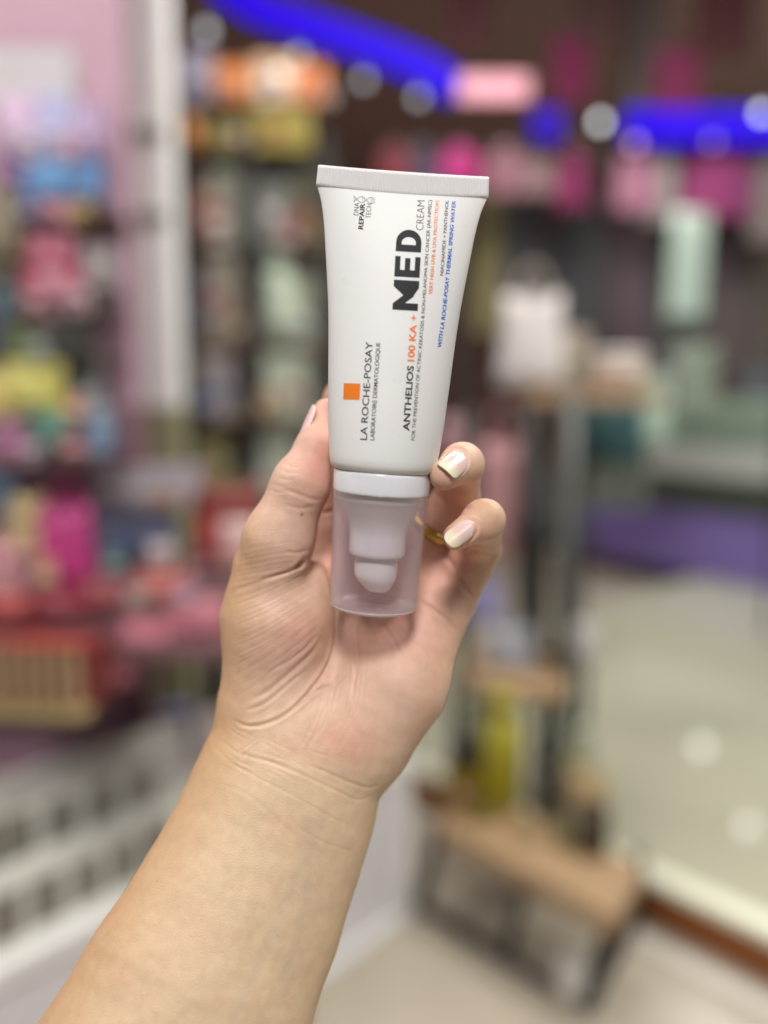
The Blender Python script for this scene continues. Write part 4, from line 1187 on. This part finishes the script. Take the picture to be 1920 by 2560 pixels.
# low board: corners seen in the picture
zl = .26
board3([(948, 1782), (1335, 1985), (1388, 1872), (1010, 1700)], zl, .045)
zm = at(1100, 1465, 2.05).z
board3([(985, 1462), (1205, 1500), (1265, 1405), (1035, 1385)], zm, .03)
zu = at(1260, 842, 2.25).z
box('board', (at(1265, 842, 2.28).x, 2.30, zu - .02), (.345, .30, .038), wood, ST, .003)
def leg(a, b, w=.030):
    a, b = Vector(a), Vector(b); d = b - a
    bm = bmesh.new(); bmesh.ops.create_cube(bm, size=1, matrix=Matrix.Translation((a + b) / 2) @ d.to_track_quat('Z', 'Y').to_matrix().to_4x4() @ Matrix.Diagonal((w, w, d.length, 1)))
    return bm_obj('leg', bm, bk, ST)
f0, f1, f2 = on_z(905, 1955, .012), on_z(1095, 2065, .012), on_z(1268, 2172, .012)
k0, k1, k2 = on_z(948, 1800, zl - .05), on_z(1135, 1885, zl - .05), on_z(1330, 1985, zl - .05)
leg(f0, k0); leg(f1, k1, .018); leg(f2, k2)
rl = lambda nm, a, b, w: bar(nm, a, b, w, bk, ST, 8)
rl('rail', f0, f2, .014); rl('rail', k0 + Vector((0, 0, .02)), k2 + Vector((0, 0, .02)), .014)
f3, k3 = on_z(1372, 1985, .012), on_z(1380, 1850, zl - .05); leg(f3, k3); rl('rail', f2, f3, .014)
pA = on_z(1215, 1700, zl); pB = at(1225, 850, pA.y)
bar('post', (pA.x, pA.y, .0), (pB.x + .01, pB.y, pB.z), .026, pm(62, 64, 61, .4), ST)
pC = on_z(1165, 1650, zl); bar('post', (pC.x, pC.y, .26), (at(1165, 850, pC.y).x, pC.y, zu), .022, pm(58, 57, 52, .4), ST)
for x0, y0, x1, y1, z_a, z_b, w in ((1128, 1440, 1128, 862, zm, zu - .045, .020), (1000, 1462, 1000, 862, zm, zu - .045, .016)):
    q_ = on_z(x0, y0, z_a); bar('post', q_, (q_.x, q_.y, z_b), w, bk, ST)
for x0, y0 in ((985, 1462), (1205, 1500), (1265, 1405)):
    q_ = on_z(x0, y0, zm - .032); bar('post', (q_.x, q_.y, zl), q_, .015, bk, ST)
zk = at(1180, 1150, 2.25).z
box('board', (at(1190, 1150, 2.28).x, 2.30, zk - .012), (.20, .26, .024), bk, ST, .003)
GT = 'goods on the display stand'
for lab, sx, sy, w, h, col, bnd in (
    ('dark grey carton on the small black shelf of the stand', 1170, 1148, 56, 120, (84, 88, 86), (96, 100, 98)),
    ('small slate carton on the small black shelf of the stand', 1236, 1148, 50, 84, (70, 76, 80), (90, 96, 98))):
    carton(lab, sx, sy, w, h, 2.26, col, bnd, group=GT)
carton('flat olive tin in front of the mustard yellow box', 1040, 1772, 90, 30, on_z(1040, 1772, zl).y, (110, 98, 44), (126, 112, 60), group=GT)
jar('little cream jar at the front of the wooden low board', 1140, 1812, 46, 48, on_z(1140, 1812, zl).y, (186, 172, 140), (150, 120, 80), group=GT)
jar('little green jar beside the dark pot', 1216, 1822, 44, 54, on_z(1216, 1822, zl).y, (120, 124, 70), (90, 84, 50), group=GT)
def on_board(sx, sy, z): return on_z(sx, sy, z).y
bag('large white bag on the top board of the stand', 1146, 835, 140, 250, 2.22, (206, 200, 198), (170, 160, 150), group=GT)
carton('beige box beside the large white bag', 1218, 838, 84, 120, 2.30, (176, 164, 152), (168, 150, 128), group=GT)
jar('pinkish white pot on the top board, right of the post', 1335, 836, 120, 74, 2.25, (196, 178, 166), (190, 182, 180), group=GT)
bag('grey lavender bag on the middle board', 1100, 1442, 110, 130, on_board(1100, 1442, zm), (162, 164, 172), (150, 152, 162), group=GT)
jar('white pot on the middle board, right of the post', 1246, 1428, 92, 84, on_board(1246, 1428, zm), (188, 184, 184), (200, 198, 196), group=GT)
bottle('tall yellow bottle on the low board', 1082, 1738, 92, 270, on_board(1082, 1738, zl), (168, 158, 48), (160, 152, 60), (150, 138, 20), group=GT, neck=.6)
carton('mustard yellow box at the left of the tall yellow bottle', 1002, 1738, 86, 90, on_board(1002, 1738, zl), (132, 112, 20), (120, 104, 24), group=GT)
bag('pale sage bag behind the tall yellow bottle', 1040, 1640, 90, 190, 2.22, (182, 190, 160), (170, 176, 150), group=GT)
jar('small black pot on the yellow box', 1002, 1652, 66, 72, on_board(1002, 1738, zl), (30, 28, 26), (38, 34, 30), group=GT)
bottle('dark brown bottle by the post of the stand', 1178, 1752, 72, 150, on_board(1178, 1752, zl), (58, 54, 48), (48, 44, 40), (74, 70, 62), group=GT)
jar('dark pot in the middle of the wooden low board', 1278, 1838, 78, 110, on_board(1278, 1838, zl), (66, 54, 36), (60, 50, 34), group=GT)
bag('tan paper bag behind the dark pot', 1268, 1752, 96, 120, on_board(1268, 1752, zl), (186, 162, 120), (170, 148, 108), group=GT)
carton('pale sage box at the right of the post', 1240, 1680, 74, 120, on_board(1240, 1700, zl), (174, 180, 158), (184, 188, 166), group=GT)
jar('round white tub on the floor under the stand', 1243, 2150, 94, 84, on_z(1243, 2150, .0).y, (206, 204, 194), (214, 212, 204), name='tub', cat='tub')
bag('pink paper bag standing behind the raised fingertips', 1076, 1200, 92, 330, 2.5, (206, 156, 158), (190, 140, 146))
carton('pink box between tube and pink paper bag', 985, 985, 64, 80, 2.5, (212, 166, 172), (200, 150, 156), name='gift_box')
bag('pale lavender bag added for the blue glow on the floor', 1040, 1340, 96, 110, 2.4, (172, 168, 214), (160, 150, 220))  # bag added in place of blue light reflected on the floor

# ---- low white counter at the left, running away from the viewer
q1 = on_z(887, 1978, .0)
hz = at(890, 1632, q1.y).z
e0 = on_z(0, 2095, hz)
cd = (Vector((q1.x, q1.y, 0)) - Vector((e0.x, e0.y, 0))).normalized()
cn = Vector((-cd.y, cd.x, 0)); cn = cn if cn.x < 0 else -cn          # away from the aisle
CT = empty('white_counter', label='low white counter with lavender grey front beside the forearm', cat='counter')
def cbox(name, s0, s1, off, dep, z0, z1, m, parent=CT):
    o = Vector((q1.x, q1.y, 0)); a, b = o + cd * s0 + cn * off, o + cd * s1 + cn * off; c, d = b + cn * dep, a + cn * dep
    V = [(p.x, p.y, z) for z in (z0, z1) for p in (a, b, c, d)]
    ob = mesh_obj(name, V, [(0, 1, 2, 3), (7, 6, 5, 4), (4, 5, 1, 0), (5, 6, 2, 1), (6, 7, 3, 2), (7, 4, 0, 3)], m, parent, False)
    bm = bmesh.new(); bm.from_mesh(ob.data); bmesh.ops.recalc_face_normals(bm, faces=bm.faces); bm.to_mesh(ob.data); bm.free()
    return ob
cbox('front_panel', -1.9, -.052, .012, .55, .03, hz - .03, pm(186, 184, 188, .4, 1.5))
cbox('worktop', -1.9, .0, .02, .6, hz - .028, hz, pm(136, 128, 124, .4, 1.2))
cbox('worktop_lip', -1.9, .0, -.004, .023, hz - .03, hz + .0025, pm(222, 224, 226, .3, 1.6))
cbox('corner_trim', -.05, 0, .0, .56, .03, hz - .03, pm(240, 240, 242, .3, 2.0))
cbox('plinth_trim', -1.9, 0, -.006, .56, .002, .028, pm(206, 206, 208, .3, 1.6))
def on_c(s, off, z=None):
    p = Vector((q1.x, q1.y, 0)) + cd * s + cn * off; p.z = hz if z is None else z; return p
# tiered white rack with dark palettes
RK = empty('tiered_rack', label='white two-step rack of dark square palettes on the low counter', cat='display rack')
def s_at(sx, sy, z):                                   # position along the counter of a picture point at height z
    p = on_z(sx, sy, z); v = Vector((p.x - q1.x, p.y - q1.y, 0)); return v.dot(cd), v.dot(cn)
cbox('lower_step', -1.75, -.52, .018, .085, hz + .003, hz + .014, pm(200, 199, 192, .5, 1.5), RK)
cbox('upper_step', -1.75, -.52, .106, .085, hz + .003, hz + .092, pm(200, 199, 192, .5, 1.5), RK)
cbox('back_board', -1.75, -.52, .194, .02, hz + .003, hz + .205, pm(176, 174, 168, .5, 1.4), RK)
pal_proto = None
PGR = 'dark palettes on the white rack'
pd = pm(124, 120, 111, .3); pwht = pm(206, 205, 198, .5)
yaw = math.atan2(cd.y, cd.x)
cnt = 0
ordn = ('first', 'second', 'third', 'fourth', 'fifth', 'sixth', 'seventh')
for row, (z0, off, pts) in enumerate(((hz + .016, .022, [(17, 1983), (108, 1915), (194, 1863), (274, 1823), (345, 1785)]), (hz + .094, .110, [(-30, 1835), (48, 1795), (137, 1743), (228, 1698), (308, 1658)]))):
    for j, (sx, sy) in enumerate(pts):
        s, _ = s_at(sx, sy + 40, z0)
        # solve along the rack line so that the card shows at sx
        best = min(np.linspace(-1.74, -.3, 400), key=lambda q: abs(((lambda c: c.x / -c.z * F + CW)(CM.inverted() @ on_c(q, off, z0 + .03))) - sx))
        p = on_c(best, off + .012, z0)
        lab = '%s dark palette from the left on the %s step of the white rack' % (ordn[j], ('lower', 'upper')[row])
        if pal_proto is None:
            pal_proto = empty('palette_card', p, (0, 0, yaw), lab, 'palette', PGR); t = pal_proto
            box('card', (0, 0, .044), (.070, .010, .096), pwht, t, .002)
            box('palette_window', (0, -.0065, .045), (.050, .004, .078), pd, t, .001)
        else:
            t = pal_proto.copy(); C.objects.link(t); t.location = p; t['label'] = lab
            for ch in list(pal_proto.children):
                c2 = ch.copy(); C.objects.link(c2); c2.parent = t
# goods heaped at the far end of the counter and on the table behind
TBL = empty('low_table', label='low dark red table stacked with colourful goods left of the thumb', cat='table')
zt = at(250, 1330, 1.55).z
box('table_top', (at(200, 1330, 1.62).x, 1.62, zt - .015), (.95, .5, .03), pm(120, 86, 90, .5), TBL, .004)
for dx in (-.42, .42):
    for dy in (-.2, .2): box('leg', (at(200, 1330, 1.62).x + dx, 1.62 + dy, (zt - .032) / 2), (.04, .04, zt - .034), pm(110, 100, 100, .5), TBL, .003)
GH = 'goods heaped on the low table'
bag('magenta bag standing upright on the low table', 148, 1268, 118, 235, 1.50, (184, 56, 124), (180, 44, 118), group=GH)
plush('beige soft toy left of the magenta bag', 66, 1200, 100, 135, 1.56, (206, 182, 136), (214, 196, 150), group=GH)
plush('dusty pink soft toy at the left edge of the low table', 12, 1290, 96, 130, 1.46, (196, 142, 150), (204, 156, 160), group=GH)
carton('long pale lilac box behind the navy tin', 318, 1090, 230, 84, 1.72, (178, 170, 180), (186, 180, 188), group=GH, dep=.4)
carton('navy tin box right of the magenta bag', 298, 1200, 165, 108, 1.56, (62, 62, 84), (112, 116, 140), group=GH)
carton('small tan box on top of the navy tin', 352, 1120, 66, 60, 1.60, (156, 122, 96), (166, 132, 106), group=GH)
carton('small blue box at the left edge behind the beige toy', 8, 1110, 76, 100, 1.60, (110, 140, 180), (60, 90, 110), group=GH)
jar('big red jar beside the thumb', 496, 1218, 150, 165, 1.62, (168, 62, 60), (122, 50, 46), group=GH)
jar('pink white jar in front of the big red jar', 518, 1225, 92, 100, 1.50, (206, 160, 158), (204, 180, 176), group=GH)
for i, (lab, sx, sy, w, h, col) in enumerate((
    ('coral pack, right one on the low table', 352, 1290, 130, 56, (196, 108, 98)),
    ('coral pack beside the magenta bag', 238, 1310, 120, 62, (156, 80, 84)),
    ('flat dark red pack under the magenta bag', 160, 1330, 160, 60, (140, 44, 60)),
    ('red pack at the left end of the table front', 20, 1345, 130, 70, (164, 60, 58)),
    ('flat pink pack nearest the wrist', 430, 1372, 130, 84, (206, 128, 144)),
    ('flat pink pack in the middle of the table front', 330, 1420, 130, 90, (200, 116, 134)),
    ('flat rose pack at the front edge of the table', 236, 1478, 110, 84, (190, 112, 130)))):
    pouch(lab, sx, sy, w, h, 1.46 - i * .01, col, tuple(min(255, v + 18) for v in col), name='flat_pack', cat='pack', group='flat packs on the low table')
# crate with pale wooden slats
kp = at(85, 1545, 1.22)
KR = empty('slatted_crate', kp, (0, 0, -.1), 'red crate with pale upright slats and yellow rim at the left edge', 'crate')
kk = 1.22 / F
box('inner_box', (0, .06, 76 * kk), (215 * kk, .10, 150 * kk), pm(112, 36, 38, .5), KR, .003)
box('base_rail', (0, 0, 10 * kk), (235 * kk, .03, 24 * kk), pm(164, 146, 98, .5), KR, .003)
box('top_rail', (0, 0, 168 * kk), (230 * kk, .022, 12 * kk), pm(170, 70, 60, .5), KR, .003)
sl0 = None
for i in range(6):
    x = (-90 + i * 36) * kk
    if sl0 is None: sl0 = box('slat', (0, 0, 96 * kk), (19 * kk, .016, 140 * kk), pm(170, 140, 108, .5), KR, .002); sl0.location.x = x
    else: s2 = sl0.copy(); C.objects.link(s2); s2.location.x = x
carton('small blue box above the rack beside the wrist', 388, 1610, 66, 90, on_z(388, 1610, hz).y, (104, 108, 152), (114, 118, 160), name='small_box')
carton('small red box low beside the wrist', 368, 1745, 52, 60, on_z(368, 1745, hz).y, (150, 66, 62), (140, 76, 72), name='small_box')

# downlights of the far ceiling, seen mirrored in the glossy raised floor
dl = glow('downlight_glow', (1.0, 0.98, 0.92), 16)
for lab, sx, sy in (('round ceiling downlight nearest the hand, mirrored in the pale floor', 1620, 1790), ('round ceiling downlight farther off, mirrored in the pale floor', 1515, 1615)):
    P = on_z(sx, sy, zp); dd = P - Vector((0, 0, CAMZ)); q = P + Vector((dd.x, dd.y, -dd.z)) * ((3.44 - zp) / -dd.z)
    t = empty('downlight', q, (0, 0, 0), lab, 'downlight', 'downlights in the far ceiling')
    turn('lens', [(.085, -.03), (.09, -.024), (.085, -.018)], dl, t, 20); turn('rim', [(.094, -.012), (.12, -.004), (.12, .05), (.094, .05)], pm(220, 220, 220), t, 20)

# small mixed stock in front of the bigger packs
for lab, sx, sy, w, h, Y, col, bnd, g in (
    ('tiny white box in front of the lilac pouch', 62, 345, 34, 46, 1.52, (206, 200, 206), (150, 120, 170), GP),
    ('tiny rose box in front of the periwinkle pouch', 142, 345, 36, 44, 1.54, (196, 140, 160), (220, 200, 210), GP),
    ('tiny navy box at the foot of the sky blue pouch', 66, 472, 34, 40, 1.50, (60, 70, 120), (190, 190, 210), GP),
    ('tiny yellow box beside the low dusty pink box', 172, 480, 40, 36, 1.52, (190, 170, 80), (90, 60, 60), GP),
    ('small crimson box at the feet of the rose pink toy', 70, 672, 40, 52, 1.48, (160, 50, 70), (210, 190, 190), GP),
    ('small white box right of the crimson one', 172, 676, 42, 48, 1.48, (190, 186, 188), (170, 80, 110), GP),
    ('small plum box above the black box', 98, 700, 46, 40, 1.50, (110, 60, 100), (190, 170, 180), GP),
    ('small white box leaning on the navy toy', 84, 786, 36, 48, 1.46, (180, 180, 170), (60, 110, 80), GP),
    ('small orange box at the foot of the grey box', 160, 905, 36, 44, 1.46, (200, 120, 60), (220, 200, 180), GP),
    ('small brown box in front of the bright yellow pouch', 44, 908, 40, 36, 1.42, (110, 84, 60), (200, 190, 160), GP),
    ('small red box beside the sea green box', 160, 988, 44, 48, 1.42, (150, 50, 56), (210, 180, 180), GP),
    ('small white tag box at the left end of the lowest pink wall shelf', 70, 994, 30, 34, 1.40, (206, 206, 204), (120, 60, 110), GP),
    ('small peach box between the beige toy and the magenta bag', 100, 1262, 40, 56, 1.44, (206, 150, 120), (230, 210, 190), GH),
    ('small teal box in front of the navy tin', 250, 1236, 44, 44, 1.44, (60, 110, 116), (200, 210, 206), GH),
    ('small white box in front of the navy tin, near the red jar', 350, 1226, 50, 50, 1.46, (204, 200, 200), (170, 60, 80), GH),
    ('small wine red box at the foot of the big red jar', 430, 1246, 52, 60, 1.48, (110, 36, 50), (190, 150, 150), GH),
    ('small mauve box in front of the flat pink pack', 400, 1300, 50, 44, 1.38, (160, 110, 140), (210, 190, 200), GH),
    ('small silver box between the coral packs', 296, 1312, 46, 40, 1.38, (170, 168, 172), (150, 60, 70), GH)):
    carton(lab, sx, sy, w, h, Y, col, bnd, group=g)
for lab, sx, sy, w, h, col, bnd in (
    ('little white box in front of the sage grey carton', 470, 536, 34, 60, (190, 188, 180), (120, 70, 60)),
    ('little red box in front of the right grey carton', 626, 536, 34, 52, (140, 60, 56), (200, 190, 180)),
    ('little mustard box in front of the dark moss carton', 690, 536, 32, 64, (150, 128, 60), (90, 70, 40)),
    ('little brown box in front of the beige carton', 520, 740, 34, 70, (110, 80, 60), (180, 160, 130)),
    ('little white box right of the mint bottle', 648, 742, 34, 60, (200, 200, 190), (90, 130, 110)),
    ('little navy box in front of the pale lilac grey carton', 446, 902, 34, 64, (66, 66, 100), (170, 170, 190)),
    ('little tan box in front of the pale mint carton', 580, 902, 36, 56, (170, 134, 96), (210, 190, 160)),
    ('little olive box in front of the khaki carton', 500, 1080, 36, 60, (110, 106, 60), (160, 150, 110)),
    ('little white box in front of the grey green carton', 560, 1080, 36, 70, (196, 198, 190), (150, 70, 66))):
    carton(lab, sx, sy, w, h, YS + .0, col, bnd, group=GS)

# cloth banners hung from the ceiling
for lab, sx, sy, w, h, col in (
    ('plum cloth banner hanging above the short blue light piece', 1232, 215, 84, 130, (128, 44, 84)),
    ('rose cloth banner hanging right of the grey duct', 1462, 235, 92, 120, (150, 62, 104)),
    ('dusky brown cloth banner at the top, left of the grey duct', 1290, 90, 110, 150, (96, 70, 66)),
    ('dark red cloth banner at the top between the duct and the right edge', 1560, 120, 120, 130, (104, 62, 66)),
    ('dark wine cloth banner above the pink sign', 1010, 95, 90, 120, (98, 58, 62))):
    Yb = 4.3; k = Yb / F; t = empty('hanging_banner', at(sx, sy, Yb), (0, 0, 0), lab, 'banner', 'cloth banners under the ceiling')
    V, Fc = [], []
    for s_ in (-1, 1):
        for j in range(9):
            for i in range(13):
                u = i / 12 * 2 - 1; V.append((u * w * k / 2, .012 * math.sin(u * 9) * (1 - j / 9) + s_ * .002, h * k * j / 8 - .02 * (1 - u * u) * (j == 0)))
    for s_ in (0, 117):
        for j in range(8):
            for i in range(12):
                q = s_ + j * 13 + i; f = (q, q + 1, q + 14, q + 13); Fc.append(f if s_ == 0 else f[::-1])
    mesh_obj('cloth', V, Fc, pm(*col, rough=.85), t)
    bar('rod', (-w * k * .54, 0, h * k), (w * k * .54, 0, h * k), .008, pm(90, 84, 80), t)
    zc = 3.49 - t.location.z
    for s_ in (-1, 1): bar('cord', (s_ * w * k * .45, 0, h * k), (s_ * w * k * .45, 0, zc), .003, pm(90, 84, 80), t)
